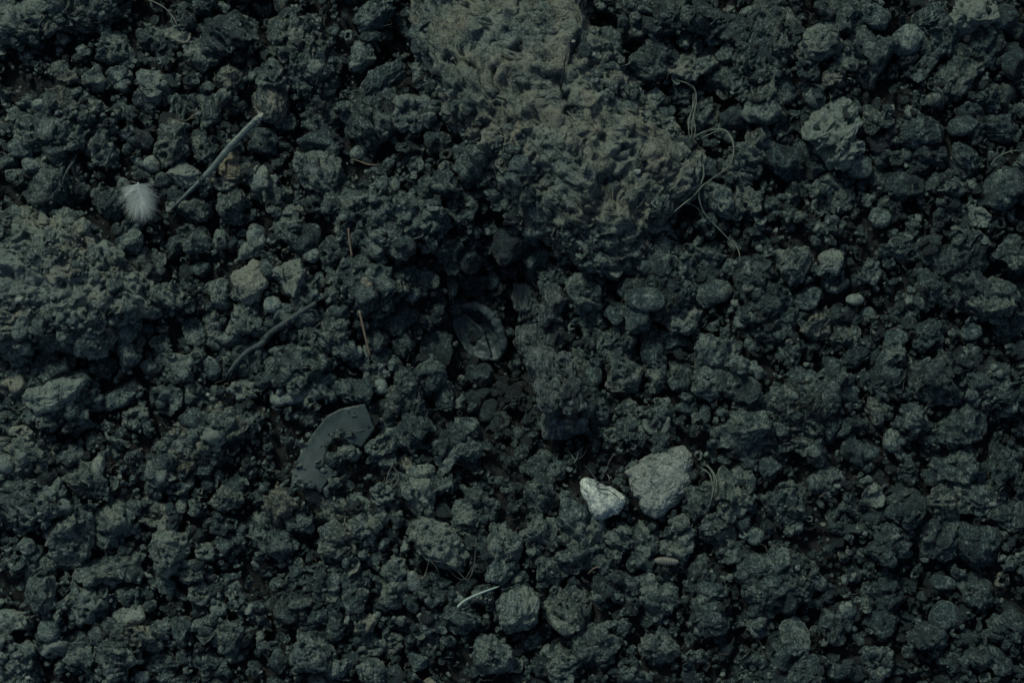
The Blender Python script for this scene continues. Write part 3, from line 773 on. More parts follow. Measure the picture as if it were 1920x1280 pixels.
# ------------------------------------------------------------------ clods read off the photograph
# x, y, rx, ry, turn, shape, tone, warm
C = '''
215 92 30 26 10 pit .50 .1
290 72 28 22 0 pit .42 0
336 68 23 13 -15 flake .80 .2
382 100 27 32 20 pit .50 .15
428 62 46 36 0 rough .36 0
425 152 25 26 0 pit .55 .4
72 196 11 9 0 smooth .95 .1
222 140 23 20 0 block .42 0
178 151 19 19 0 rough .52 0
118 144 34 12 -30 rough .48 .4
285 167 34 24 0 rough .60 .05
395 213 14 34 5 wood .46 0
386 275 19 34 0 pit .48 .1
260 262 23 27 0 block .22 0
322 272 33 38 0 pit .50 .25
192 284 26 27 0 rough .52 .1
58 314 19 17 0 block .46 -.2
38 272 28 22 0 block .38 0
100 356 52 32 0 rough .42 .1
286 308 16 14 -20 smooth .90 .1
345 329 23 18 -10 pit .80 .1
203 382 28 20 0 rough .36 .1
366 390 26 22 0 rough .50 .1
436 312 20 38 10 pit .60 .9
420 345 20 12 -10 ring .62 .1
430 383 26 24 0 rough .46 .15
333 205 14 20 0 ring .50 0
300 340 24 12 0 block .30 0
145 362 20 16 0 rough .40 0
700 26 35 22 20 wood .50 0
520 140 30 28 0 pit .48 0
502 190 34 28 -40 wood .52 .5
500 262 32 30 0 block .38 .1
602 268 42 28 -15 block .34 -.3
588 318 42 26 0 rough .56 .1
604 215 28 32 0 rough .42 .1
540 232 22 20 20 block .48 0
690 215 50 52 0 rough .40 .1
712 158 48 18 45 wood .42 0
778 215 40 34 0 ring .58 .05
675 110 24 30 0 block .50 0
700 70 22 12 0 block .34 .2
765 45 30 28 0 block .38 0
506 370 34 24 0 rough .50 .1
508 393 9 7 0 smooth 1.05 .2
487 335 16 20 0 wood .78 .05
868 385 30 28 0 ring .42 0
545 418 32 20 15 rough .50 .05
565 310 14 24 20 ring .56 0
620 365 30 26 0 rough .42 0
675 285 18 14 40 smooth .50 0
780 310 16 20 0 rough .48 0
825 345 34 26 10 rough .42 0
815 405 24 26 0 rough .50 0
1290 122 54 26 15 pit .60 .25
1335 146 14 13 0 ring .50 0
1216 112 36 38 0 rough .44 .05
1226 184 20 22 0 block .58 .2
1250 215 20 18 0 block .40 0
1278 178 20 16 0 rough .42 0
1316 214 30 34 0 rough .52 .1
1312 175 9 5 10 smooth .95 0
1396 312 34 33 0 rough .54 .1
1352 377 30 34 0 pit .54 0
1402 382 30 28 0 rough .50 .15
1380 225 28 28 0 block .28 -.2
1428 262 24 24 0 rough .52 .2
1330 320 26 20 0 block .32 0
1300 30 36 24 0 rough .42 .1
1345 60 26 30 0 rough .40 0
1240 380 22 22 0 rough .50 .1
1535 82 44 32 15 pit .60 .15
1518 130 22 18 -20 ring .44 0
1625 106 38 42 -20 rough .50 .05
1702 76 32 26 30 smooth .62 0
1562 246 44 52 10 rough .74 0
1830 22 52 34 0 rough .74 .1
1802 140 30 46 -35 pit .52 .15
1850 72 36 26 20 rough .44 0
1482 308 42 24 -10 wood .34 0
1476 232 34 17 30 ring .46 0
1528 182 18 20 20 smooth .58 0
1804 235 28 18 15 smooth .46 0
1750 187 14 12 0 smooth .56 .4
1852 186 26 24 0 rough .52 0
1610 312 24 22 0 smooth .56 0
1682 296 14 15 0 ring .46 .3
1540 389 18 15 0 ring .62 0
1580 373 26 20 0 rough .60 .1
1546 350 26 18 0 rough .56 .1
1878 350 34 38 0 block .42 .1
1725 245 44 24 10 wood .42 0
1640 232 24 28 0 rough .52 .1
1770 342 36 20 0 rough .52 .1
1800 400 26 20 0 ring .56 0
1838 408 18 20 0 ring .74 0
1650 408 20 18 0 smooth .52 .1
1590 20 46 28 10 rough .50 0
1640 30 30 22 -30 smooth .46 0
1750 30 34 16 30 wood .40 0
1880 40 26 28 0 block .36 0
1730 130 30 14 50 flake .52 0
1562 150 16 12 0 rough .58 .4
1760 70 30 32 0 rough .46 0
1895 120 26 30 0 block .30 0
1870 240 32 20 -10 wood .44 0
1470 170 18 26 10 smooth .46 0
1650 335 22 26 -20 rough .44 0
1700 350 34 26 10 block .34 0
1810 300 18 30 30 rough .44 0
1740 292 40 18 30 rough .34 0
240 456 26 26 0 block .46 0
272 512 34 30 0 rough .48 .25
330 455 18 18 0 block .40 0
348 432 16 12 10 ring .48 0
375 455 22 18 20 rough .52 0
465 526 24 37 18 wood .88 .3
467 597 32 30 0 pit .52 .05
414 552 17 24 10 wood .58 .1
400 608 20 30 20 pit .56 .25
465 672 30 36 0 ring .46 0
456 731 26 16 -10 ring .66 .05
345 690 22 17 0 rough .60 0
240 660 22 26 0 block .44 .05
372 748 32 22 -20 rough .44 .1
250 782 24 22 0 ring .54 .1
222 742 40 22 15 block .50 -.05
365 622 18 24 25 flake .50 .1
320 555 22 24 0 rough .50 .2
300 640 18 12 10 ring .58 0
425 640 26 14 10 block .50 0
395 690 18 22 30 smooth .44 0
430 690 12 20 -20 ring .36 0
105 743 52 20 15 wood .64 .05
40 812 20 13 -15 ring .90 .15
378 505 24 12 0 block .40 0
470 470 26 12 10 wood .62 .1
320 750 20 26 -30 flake .50 0
190 690 22 18 0 rough .42 0
540 522 32 32 0 rough .70 .2
617 476 25 27 0 pit .46 .1
585 478 14 13 0 smooth .52 0
602 526 9 17 15 smooth .46 0
576 556 18 30 -25 rough .46 0
510 571 15 14 0 smooth .66 0
532 590 24 20 0 block .42 .05
500 505 14 26 0 block .42 0
480 445 18 26 10 smooth .56 .15
555 455 32 11 -35 wood .44 0
676 675 19 18 0 ring .52 0
666 734 32 28 -30 pit .44 0
713 725 14 14 0 smooth .66 0
705 700 21 18 0 ring .58 .1
762 714 27 24 0 pit .46 .1
816 702 19 18 0 rough .60 0
834 742 21 22 0 wood .50 .1
892 702 29 25 0 block .44 0
818 655 28 36 -10 flake .42 0
795 524 28 16 -10 flake .60 .15
848 495 16 20 0 ring .54 0
846 537 8 24 4 wood .62 .05
882 482 27 26 0 block .34 -.1
885 532 25 18 0 rough .40 .2
922 525 14 18 0 smooth .54 0
952 452 42 40 -20 block .26 -.2
755 515 26 16 40 rough .44 0
540 746 34 12 8 smooth .74 .05
612 712 19 12 15 smooth .44 -.2
716 765 22 14 25 flake .36 -.1
765 752 34 26 0 rough .46 .3
770 812 34 28 0 rough .42 0
718 832 30 18 15 ring .58 .1
835 828 30 20 10 rough .40 0
846 860 9 34 -35 flake .62 0
876 800 19 18 0 rough .56 0
877 842 22 20 0 rough .56 0
712 670 20 28 15 block .40 0
705 640 14 20 0 wood .42 .2
745 600 30 18 50 rough .46 0
690 530 12 10 0 smooth .70 .8
900 740 26 14 0 block .36 0
935 735 24 12 10 rough .44 0
915 770 16 24 -30 smooth .34 0
1095 552 32 30 0 rough .60 .1
1044 515 30 28 0 rough .52 0
999 508 15 22 0 wood .38 .6
1210 562 34 22 -5 smooth .46 0
1276 600 32 34 0 pit .60 .1
1336 548 34 22 15 smooth .44 .2
1334 494 32 30 0 rough .52 .05
1112 612 24 30 0 ring .56 0
1160 585 30 18 0 block .40 0
1164 692 34 36 0 rough .52 .2
1236 708 17 26 0 rough .50 .1
1276 706 18 22 0 rough .44 0
1325 712 36 28 0 rough .58 0
1345 662 38 30 0 rough .54 0
1382 722 36 26 -20 flake .38 .1
1396 805 44 48 0 rough .50 .05
1322 776 10 18 0 smooth .48 0
1286 766 28 16 0 block .38 0
1226 664 20 28 5 wood .44 0
1156 640 26 32 0 rough .50 .1
1090 690 26 34 0 rough .60 .25
1265 640 34 20 -10 block .36 0
1120 682 18 12 0 block .40 0
1110 705 18 20 -20 smooth .44 0
1145 815 17 14 0 ring .64 0
1490 496 26 30 0 rough .56 .15
1558 492 24 20 15 wood .74 .1
1566 527 24 22 0 ring .58 .05
1634 510 18 24 -10 ring .58 0
1512 562 34 24 -10 block .50 0
1604 562 16 10 0 smooth .80 0
1627 586 12 10 0 smooth .78 .1
1700 592 28 30 20 ring .40 .2
1792 492 46 34 20 wood .44 .1
1528 612 28 26 0 rough .58 .5
1585 628 26 24 0 rough .52 .3
1680 632 22 16 0 smooth .50 0
1675 668 22 20 0 rough .54 .1
1762 706 50 42 0 rough .44 .15
1856 570 40 40 0 rough .54 .1
1822 622 20 15 10 smooth .50 -.1
1900 600 30 30 0 rough .48 0
1895 480 34 26 20 rough .52 .1
1655 716 28 34 0 rough .40 0
1650 768 20 20 0 rough .50 .2
1712 776 20 20 0 rough .52 0
1674 826 18 22 0 smooth .54 .1
1792 800 40 38 0 rough .50 0
1715 800 30 14 0 rough .44 .1
1470 600 26 36 0 pit .50 0
1740 540 26 30 0 rough .42 0
1690 460 36 22 10 rough .52 .1
1820 445 26 22 0 rough .52 .1
1815 540 26 30 0 rough .44 0
1730 630 28 20 40 rough .44 0
1610 665 30 14 30 wood .36 0
1565 690 20 24 0 block .40 0
1590 740 22 20 0 smooth .46 0
1600 790 34 20 15 rough .40 0
1625 850 26 12 20 smooth .48 0
1560 800 18 26 0 block .34 0
130 1008 42 52 -30 pit .52 .05
215 978 32 44 -10 pit .54 .1
208 1062 58 26 15 pit .50 .1
316 1026 27 44 -10 pit .56 .15
286 962 32 23 -20 ring .58 .35
314 1098 23 21 0 block .46 -.05
276 1077 11 4 -25 smooth .95 0
76 1112 28 27 0 pit .46 0
162 1126 34 40 0 pit .54 0
243 1153 31 20 10 smooth .66 .2
245 1112 30 18 0 rough .44 0
30 1168 42 24 10 block .52 .1
92 1180 20 22 0 smooth .46 0
150 1225 26 34 20 rough .50 0
215 1232 28 30 0 rough .48 0
266 1270 13 12 0 smooth .56 -.1
155 902 44 28 -20 pit .50 .2
185 872 11 21 -10 smooth .72 .1
10 870 16 18 0 smooth .86 .05
140 850 18 16 -30 smooth .52 .3
50 1030 20 18 0 block .46 0
70 1065 30 14 25 wood .48 .2
340 948 10 14 0 smooth .62 0
385 1036 18 11 0 ring .60 0
352 1070 26 20 0 ring .52 .15
376 1112 24 22 0 ring .50 .1
441 1113 17 22 0 ring .54 0
425 936 28 22 0 pit .48 .3
330 915 24 12 0 ring .46 0
385 1165 30 9 20 wood .52 .1
435 1195 28 36 30 rough .46 .1
340 1180 18 22 0 rough .36 0
300 1245 26 18 10 rough .42 0
400 1250 30 24 0 rough .42 0
520 948 27 28 0 rough .44 .6
620 948 44 28 0 rough .50 .2
566 980 20 12 10 rough .48 0
502 985 26 30 0 rough .56 0
520 1015 36 18 0 rough .44 0
740 1066 22 22 0 pit .54 .1
596 1066 16 10 20 ring .48 -.1
775 1090 12 19 8 smooth .62 .1
718 926 21 19 0 ring .58 0
787 928 30 30 0 rough .62 .1
790 883 26 12 10 smooth .58 .2
725 862 26 14 0 rough .50 .1
832 904 28 21 0 rough .50 0
906 954 31 28 0 ring .44 .05
866 975 26 26 0 pit .54 .1
812 1105 32 28 0 ring .40 .05
702 1160 7 19 -35 smooth .68 .1
651 1162 5 10 -15 smooth .95 .05
585 1217 42 32 10 pit .54 0
736 1206 21 20 0 ring .60 .15
696 1212 24 18 0 ring .54 0
802 1204 22 24 0 ring .44 .2
697 1262 22 26 0 wood .54 .1
780 1238 24 18 0 block .48 0
928 1230 30 36 0 rough .56 0
935 1066 20 24 -10 wood .52 0
970 1138 32 38 5 wood .60 .1
942 1025 22 30 0 rough .54 .05
870 1160 34 24 10 rough .48 0
735 1105 24 24 -40 rough .56 .2
520 1240 20 20 0 block .36 -.3
630 1255 28 14 30 wood .50 0
1066 965 36 26 0 block .42 0
1096 990 36 30 0 rough .54 0
1270 1018 23 26 0 rough .58 .1
1276 985 20 18 0 rough .54 .2
1210 1016 22 30 0 rough .54 .1
1165 1008 28 22 0 rough .56 .05
1085 1046 34 24 0 rough .48 .05
1140 1050 20 24 0 rough .46 .1
1028 1072 22 26 -30 rough .50 0
1214 1094 17 20 20 flake .66 .05
1182 1100 14 26 10 rough .48 .05
1240 1128 30 26 0 rough .54 0
1112 1212 38 40 0 rough .48 .1
1242 1216 32 28 0 rough .54 .1
1062 1140 34 42 0 rough .52 .15
1060 1244 30 30 0 rough .54 .1
1370 922 40 42 0 rough .52 .15
1416 1006 16 15 0 smooth .48 .1
1380 1032 30 22 0 rough .50 0
1005 1000 28 36 0 rough .52 0
1012 930 24 26 0 rough .48 .1
1340 990 30 26 0 rough .50 .15
1020 880 26 26 0 rough .50 0
1310 945 22 34 -10 rough .42 .2
1636 930 20 17 -35 flake .78 .1
1706 946 42 36 -15 rough .42 .1
1588 976 36 32 0 ring .46 .2
1666 1018 36 34 0 rough .46 0
1756 1000 38 34 -10 rough .48 .1
1830 1020 42 36 -15 wood .40 0
1770 940 24 28 0 rough .50 .25
1826 932 48 26 -10 wood .54 .15
1790 872 40 26 10 rough .52 0
1886 965 36 26 0 wood .42 .2
1646 1240 27 34 -15 ring .58 0
1490 1192 24 32 15 flake .60 .05
1590 1141 17 16 0 smooth .54 .1
1566 1165 22 30 10 rough .50 .1
1650 1172 26 24 0 block .38 0
1772 1155 28 28 -30 smooth .46 -.1
1768 1092 24 14 -10 smooth .50 0
1832 1106 34 22 -20 rough .50 0
1860 1230 40 16 -35 wood .50 .1
1792 1240 24 20 0 rough .48 0
1890 1172 28 22 0 rough .48 0
1660 1122 22 40 5 rough .40 -.1
1482 945 34 30 0 rough .50 .1
1550 900 24 30 0 rough .52 0
1440 870 22 28 0 block .42 0
1880 870 26 36 0 rough .44 .1
1735 1190 28 22 0 rough .46 .1
1500 1255 30 22 0 rough .46 0
1580 1255 28 16 10 wood .44 0
'''
SH = {'rough': ('soil_clod', 'clod', 'crumbly clod'), 'pit': ('pitted_clod', 'clod', 'pitted clod'),
      'block': ('soil_block', 'clod', 'blunt clod'), 'smooth': ('smooth_pebble', 'pebble', 'smooth pebble'),
      'wood': ('wood_chip', 'wood chip', 'streaky wood chip'), 'flake': ('soil_flake', 'flake', 'thin curved flake'),
      'ring': ('curled_crumb', 'curled crumb', 'curled crumb')}
rows = [l.split() for l in C.strip().splitlines()]
items = []
for k, t in enumerate(rows):
    x, y, rx, ry, rot = map(float, t[:5]); items.append((x, y, rx, ry, rot, t[5], float(t[6]), float(t[7]), 2000 + k * 3))
items.sort(key=lambda q: -(q[2] * q[3]))
items_kept = items[:]
ntri = 0
for (x, y, rx, ry, rot, st, tone, warm, sd) in items_kept:
    r = (rx + ry) / 2
    rx *= 1.06; ry *= 1.06
    lv = 6 if r > 46 else 5 if r > 20 else 4
    if st == 'ring':
        V, F = ring_piece(rx, ry, sd)
    else:
        rz = 0.68 * min(rx, ry) if min(rx, ry) > 12 else 0.85 * min(rx, ry)
        if st == 'flake': rz = 0.10 * min(rx, ry) + 1.2
        if st == 'block': rz *= 0.9
        V, F = clod(lv, rx, ry, rz, sd, st, zcut=-0.4 if st != 'flake' else -2)
    V = rot2(V, math.radians(rot))
    # lie a little askew
    a1, a2 = rng.normal(0, 0.10, 2)
    V[:, 2] += a1 * V[:, 0] + a2 * V[:, 1]
    base = local_height(x, y, r * 0.7, 50)
    z = base + (0.10 * r if st != 'ring' else 0.18 * r) + max(0, tone - 0.5) * 0.6 * r
    if st == 'flake': z = base + 0.22 * r
    nm, cat, ds = SH[st]
    matk = {'wood': 'wood', 'smooth': 'smooth', 'block': 'smooth'}.get(st, 'soil')
    put(nm, V, F, x, y, z, M[matk], tone + 0.02, warm, cat, descr=ds, r=r, mask=2 if st in ('rough', 'ring') else 3)
    ntri += len(F)
print('clods', len(items_kept), 'tris', ntri)

# --- pale speckled stone and white pebble
fn = outline_fn([(1195, 868), (1215, 850), (1250, 834), (1285, 833), (1298, 860), (1299, 900), (1292, 926), (1270, 948), (1245, 966), (1228, 973), (1205, 957), (1190, 930), (1181, 905), (1172, 885)], (1238, 900))
V, F = clod(6, 1, 1, 34, 31, 'smooth', fn, -0.4, 0.62)
V += np.stack([0 * V[:, 0], 0 * V[:, 0], 3.4 * ridged(V / 7.0, 9, 3)], 1)
V[:, 2] += -0.18 * V[:, 0]
put('speckled_stone', V, F, 1238, 900, local_height(1238, 900, 40, 60) + 8, M['stone'], 0.68, 0.0, 'stone', 'large pale coarse-grained stone, brightest of the big pieces, right beside the white pebble', r=60, mask=3)
fn = outline_fn([(1088, 905), (1098, 896), (1116, 898), (1131, 906), (1151, 915), (1171, 930), (1168, 950), (1157, 962), (1139, 970), (1122, 976), (1112, 970), (1105, 957), (1098, 940), (1089, 918)], (1128, 938))
V, F = clod(6, 1, 1, 24, 77, 'smooth', fn, -0.5, 0.85)
V[:, 2] += 0.10 * V[:, 0] * (V[:, 0] > 0)
put('white_pebble', V, F, 1128, 938, local_height(1128, 938, 30, 60) + 8, M['white'], 0.47, 0.0, 'pebble', 'smooth white three-cornered pebble with grey sides, left of the large pale stone', r=42, mask=3)

# --- strip of dark bark
bk = bpy.data.objects.new('bark_strip', None); col.objects.link(bk)
bz = local_height(1030, 670, 60, 70)
bk.location = world_of(1030, 670, bz)
tag(bk, 'strip of grey flaking bark running down beside the dark hollow at the centre', 'bark')
things.append(dict(x=1030, y=670, r=80, label=bk['label'], o=bk, name='bark_strip'))
for k, (x, y, rx, ry, rot) in enumerate([(985, 560, 15, 26, 10), (1010, 590, 20, 34, -5), (1035, 575, 13, 32, -12), (1000, 640, 22, 36, 14), (1036, 635, 18, 34, -20), (1052, 690, 18, 30, 0),
                                          (1018, 700, 20, 42, 18), (1040, 742, 24, 32, -6), (1066, 738, 12, 28, 14), (1048, 790, 26, 24, -10), (1075, 795, 16, 14, 0)]):
    V, F = clod(5, ry * 1.2, rx * 1.3, 21, 3100 + k * 7, 'wood' if k % 3 == 0 else 'rough', None, -0.5)
    V = rot2(V, math.radians(90 + rot))
    V[:, 2] += 0.05 * V[:, 0]
    z = local_height(x, y, 16, 60) + 8 - bz
    o = link('bark_scale', to_mesh('bark_scale', V * S, F, M['bark'], 0.56 + 0.1 * rng.standard_normal(), 0.0, rng.uniform(-3, 3, 3)), bk)
    o.location = ((x - 1030) * S, (670 - y) * S, z * S)
    stamp(V, x, y, z + bz, 2)

# ------------------------------------------------------------------ helper for lines laid on the heap
def lay(pts, lift, extra=None):
    """photo points -> local px points (y up, z) about the first point; returns (list, origin)"""
    ox, oy = pts[0][:2]
    zs = [gh(p[0], p[1]) + lift + (p[2] if len(p) > 2 else 0) for p in pts]
    z0 = min(zs)
    X0, Y0, Z0 = world_of(ox, oy, z0)
    loc = []
    for p, z in zip(pts, zs):
        X, Y, Z = world_of(p[0], p[1], z)
        loc.append(((X - X0) / S, (Y - Y0) / S, (Z - Z0) / S))
    return loc, (X0, Y0, Z0)

# ------------------------------------------------------------------ dry hollow stem
pts = [(315, 397), (350, 364), (392, 322), (430, 277), (462, 243), (487, 218)]
zl = max(gh(315 + 172 * t, 397 - 179 * t) for t in np.linspace(0, 1, 30)) - 2
ends = [max(gh(*p) for p in pts)] * len(pts)
X0, Y0, Z0 = world_of(400, 308, zl + 4)
stem = bpy.data.objects.new('dry_stem', None); col.objects.link(stem); stem.location = (X0, Y0, Z0 - 3 * S)
tag(stem, 'dry hollow grass stem lying aslant, tapering to a point beside the white feather', 'stem')
things.append(dict(x=400, y=308, r=60, label=stem['label'], o=stem, name='dry_stem'))
loc = [(p[0] - 400, 308 - p[1], 2.0 + 1.5 * math.sin(i)) for i, p in enumerate(pts)]
V, F = tube(loc, [0.8, 3.6, 5.6, 6.6, 6.4, 5.8], 14, 0.6, 0.3, 3, 8)
# groove along its top
stamp(V * np.array([1, 1, 1]), 400, 308, zl + 4, 2)
link('stem_tube', to_mesh('stem_tube', V * S, F, M['stem']), stem)
loc2 = [(p[0] + 1.6, p[1] + 1.0, p[2] + 2.6) for p in loc]
V, F = tube(loc2, [0.4, 1.0, 1.3, 1.5, 1.4, 1.0], 6, 0.8, 0.1, 5, 8)
link('stem_ridge', to_mesh('stem_ridge', V * S, F, M['stem']), stem)
V, F = clod(4, 8, 5.5, 3.5, 44, 'rough'); V = rot2(V, math.radians(50))
o = link('torn_end', to_mesh('torn_end', V * S, F, M['stem_end']), stem); o.location = (84 * S, 86 * S, 3 * S)

# ------------------------------------------------------------------ torn papery leaf
def sheet(poly, c, zfun, thick, mat, step=3.0):
    """flat torn piece with real thickness from an outline; fan of rings towards an inner line"""
    import bmesh
    bm = bmesh.new()
    from mathutils.geometry import tessellate_polygon, delaunay_2d_cdt
    # densify outline with ragged noise
    P = []
    n = len(poly)
    for i in range(n):
        a = np.array(poly[i], float); b = np.array(poly[(i + 1) % n], float)
        m = max(int(np.hypot(*(b - a)) / step), 1)
        for k in range(m): P.append(a + (b - a) * k / m)
    P = np.array(P)
    j = fbm(np.column_stack([P / 6.0, np.zeros(len(P))]), 6, 2) * 1.6
    P = P + np.column_stack([j, -j])
    x0, y0 = P.min(0); x1, y1 = P.max(0)
    inner = []
    def inside(q):
        r_ = False
        for i in range(len(P)):
            xa, ya = P[i]; xb, yb = P[i - 1]
            if (ya > q[1]) != (yb > q[1]) and q[0] < (xb - xa) * (q[1] - ya) / (yb - ya) + xa: r_ = not r_
        return r_
    for X in np.arange(x0, x1, step * 1.3):
        for Y in np.arange(y0, y1, step * 1.3):
            if inside((X, Y)) and np.min(np.hypot(P[:, 0] - X, P[:, 1] - Y)) > step * 0.7: inner.append((X, Y))
    pts = [Vector(p) for p in P] + [Vector(p) for p in inner]
    ed = [(i, (i + 1) % len(P)) for i in range(len(P))]
    v2, e2, f2, *_ = delaunay_2d_cdt(pts, ed, [], 1, 1e-4)
    vs = []
    for p in v2:
        z = zfun(p[0], p[1]); vs.append(bm.verts.new(((p[0] - c[0]) * S, (c[1] - p[1]) * S, z * S)))
    for f in f2: bm.faces.new([vs[i] for i in f])
    bmesh.ops.recalc_face_normals(bm, faces=bm.faces)
    bmesh.ops.solidify(bm, geom=bm.faces, thickness=thick * S)
    me = bpy.data.meshes.new('leaf'); bm.to_mesh(me); bm.free()
    for p in me.polygons: p.use_smooth = True
    me.materials.append(mat)
    return me
leafp = [(613, 780), (640, 766), (684, 757), (690, 772), (702, 804), (690, 822), (678, 838), (655, 830), (640, 816), (625, 822), (612, 845), (608, 868), (622, 874), (627, 886), (603, 917), (570, 913), (547, 903),
         (548, 885), (562, 853), (585, 815)]
lz = max(local_height(620, 820, 40, 88), local_height(585, 885, 30, 88))
def leafz(x, y):
    return 4 * math.sin((x - 540) / 45.0) + 5 * ((y - 840) / 80.0) ** 2 + 2.0 * math.sin((x + y) / 23.0)
me = sheet(leafp, (620, 840), leafz, 1.2, M['leaf'])
lo = link('torn_leaf', me); lo.location = world_of(620, 840, lz + 4)
tag(lo, 'smooth grey papery leaf fragment, curved with a bite torn from its inner side', 'leaf')
for p_ in [np.array([v.co[:] for v in me.vertices]) / S]: stamp(p_, 620, 840, lz + 4, 3, 2)
things.append(dict(x=620, y=840, r=70, label=lo['label'], o=lo, name='torn_leaf'))
# crumbs of soil caught on the leaf
for k, (x, y, r) in enumerate([(636, 812, 9), (648, 848, 16), (622, 860, 12), (560, 872, 7), (628, 905, 12), (596, 866, 5), (655, 815, 5)]):
    V, F = clod(4, r, r * 0.8, r * 0.5, 4000 + k * 5, 'rough')
    put('soil_clod', V, F, x, y, lz + 6 + leafz(x, y) * 0.8, M['soil'], 0.55, 0.1, 'clod', descr='crumbly clod caught on the leaf,', r=r)

# ------------------------------------------------------------------ sticks
def stick(name, pts, radii, mat, label, cat, lift=3, nv=8, jit=0.12, sub=6, flat=1.0, straight=False):
    if straight:
        n = len(pts); za = gh(*pts[0][:2]); zb = gh(*pts[-1][:2]); zm = max(gh(p[0], p[1]) for p in pts)
        za = max(za, zm - 8); zb = max(zb, zm - 8)
        loc = []
        X0, Y0, Z0 = world_of(pts[0][0], pts[0][1], za + lift)
        for i, p in enumerate(pts):
            z = za + (zb - za) * i / (n - 1) + lift
            X, Y, Z = world_of(p[0], p[1], z); loc.append(((X - X0) / S, (Y - Y0) / S, (Z - Z0) / S))
        org = (X0, Y0, Z0)
    else:
        loc, org = lay(pts, lift)
    V, F = tube(loc, radii, nv, flat, jit, len(things), sub)
    stamp(V, pts[0][0], pts[0][1], org[2] / S, 2)
    o = link(name, to_mesh(name, V * S, F, mat)); o.location = org
    tag(o, label, cat)
    xs = [p[0] for p in pts]; ys = [p[1] for p in pts]
    things.append(dict(x=sum(xs) / len(xs), y=sum(ys) / len(ys), r=20, label=label, o=o, name=name))
    return o
stick('brown_stick', [(653, 428), (656, 455), (660, 482)], [2.0, 2.2, 2.2], M['twig'], 'thin brown stick end standing out above the crumbly clump', 'stick', straight=True)
stick('brown_stick', [(674, 583), (680, 610), (687, 640), (694, 668)], [2.3, 2.3, 2.0, 1.5], M['twig'], 'thin straight light brown stick below the crumbly clump, pointing down', 'stick', straight=True)
stick('grey_stick', [(858, 1138), (868, 1128), (888, 1117), (910, 1108), (935, 1099)], [2.6, 2.9, 2.4, 2.0, 1.2], M['greytwig'], 'short pale grey stick slanting up to the right below the flat-topped grey clod', 'stick', straight=True)
stick('dark_twig', [(592, 568), (565, 585), (530, 608), (503, 628), (490, 645), (470, 655), (450, 672), (428, 700)], [4, 5.5, 5.5, 6, 6, 5, 5, 3], M['darktwig'],
      'soil-coated twig winding between the pitted grey clod and the matted heap', 'twig', lift=3, jit=0.4)
stick('small_twig', [(143, 290), (136, 306), (126, 320), (117, 341)], [2.5, 3, 2, 1.6], M['darktwig'], 'short forked-looking twig below the broad dull clod at upper left', 'twig', lift=3, jit=0.3)
stick('small_twig', [(150, 862), (168, 875), (180, 900)], [0.8, 0.8, 0.6], M['root'], 'hair-thin straw beside the pale bar near the lower left', 'twig', lift=4)
stick('small_twig', [(1580, 925), (1592, 922), (1596, 928)], [1, 1, 0.7], M['root'], 'tiny bent straw left of the pale shell-like flake', 'twig', lift=4)
stick('small_twig', [(1103, 1075), (1112, 1066), (1121, 1062)], [1.4, 1.4, 1], M['twig'], 'tiny reddish straw lying below the white pebble', 'twig', lift=4)

# ------------------------------------------------------------------ open husk at the centre
hk = bpy.data.objects.new('open_husk', None); col.objects.link(hk)
hz = local_height(895, 625, 45, 70); hk.location = world_of(895, 625, hz)
tag(hk, 'large dark open husk with a curled rim in the hollow at the centre', 'husk')
things.append(dict(x=895, y=625, r=55, label=hk['label'], o=hk, name='open_husk'))
def bowl(rx, ry, depth, seed, nr=26, na=72, rim=4.0):
    t = np.linspace(0, 1, nr); a = np.linspace(0, 2 * math.pi, na, endpoint=False)
    T, A = np.meshgrid(t, a, indexing='ij')
    w = 1 + 0.34 * vnoise(np.stack([np.cos(A).ravel() * 1.2, np.sin(A).ravel() * 1.2, np.full(A.size, seed)], 1), seed).reshape(A.shape)
    X = rx * T * np.cos(A) * w; Y = ry * T * np.sin(A) * w
    Z = depth * (T ** 2.2 - 1) + 8.0 * fbm(np.stack([X.ravel() / 17, Y.ravel() / 17, np.full(X.size, seed * 1.0)], 1), seed, 3).reshape(X.shape)
    top = np.stack([X.ravel(), Y.ravel(), Z.ravel()], 1)
    k = 1 + 0.12 * np.clip(T, 0.01, 1)
    bot = np.stack([(X * k).ravel(), (Y * k).ravel(), (Z - rim * 0.8).ravel()], 1)
    F = []
    for i in range(nr - 1):
        for j in range(na):
            p = i * na + j; q = i * na + (j + 1) % na; r_ = (i + 1) * na + (j + 1) % na; s_ = (i + 1) * na + j
            F.append((p, s_, r_, q)); m = nr * na; F.append((p + m, q + m, r_ + m, s_ + m))
    for j in range(na):
        p = (nr - 1) * na + j; q = (nr - 1) * na + (j + 1) % na; m = nr * na
        F.append((p, p + m, q + m, q))
    return np.vstack([top, bot]), np.array(F)
for nm, rx, ry, dp, rot, dx, dy, dz in (('outer_shell', 60, 34, 16, -52, 4, 2, 4), ('inner_shell', 46, 23, 10, -58, -12, -8, 5)):
    V, F = bowl(rx, ry, dp, 5 + int(rx)); V = rot2(V, math.radians(rot))
    V[:, 2] += 0.10 * V[:, 0]
    stamp(V, 895 + dx, 625 - dy, hz + dz, 3, 1); o = link(nm, to_mesh(nm, V * S, F, M['husk']), hk); o.location = (dx * S, dy * S, dz * S)
V, F = tube([(-48, 52, 14), (-25, 54, 20), (5, 50, 24), (28, 32, 24), (42, 8, 22), (50, -20, 18), (42, -48, 10)], [3, 7, 10, 9.5, 8.5, 7, 3], 12, 0.5, 0.7, 3, 10)
V[:, 2] -= 6
V += np.stack([fbm(V / 9.0 + 5 * i, 60 + i, 3) for i in range(3)], 1) * 3.2
o = link('rolled_rim', to_mesh('rolled_rim', V * S, F, M['husk']), hk)

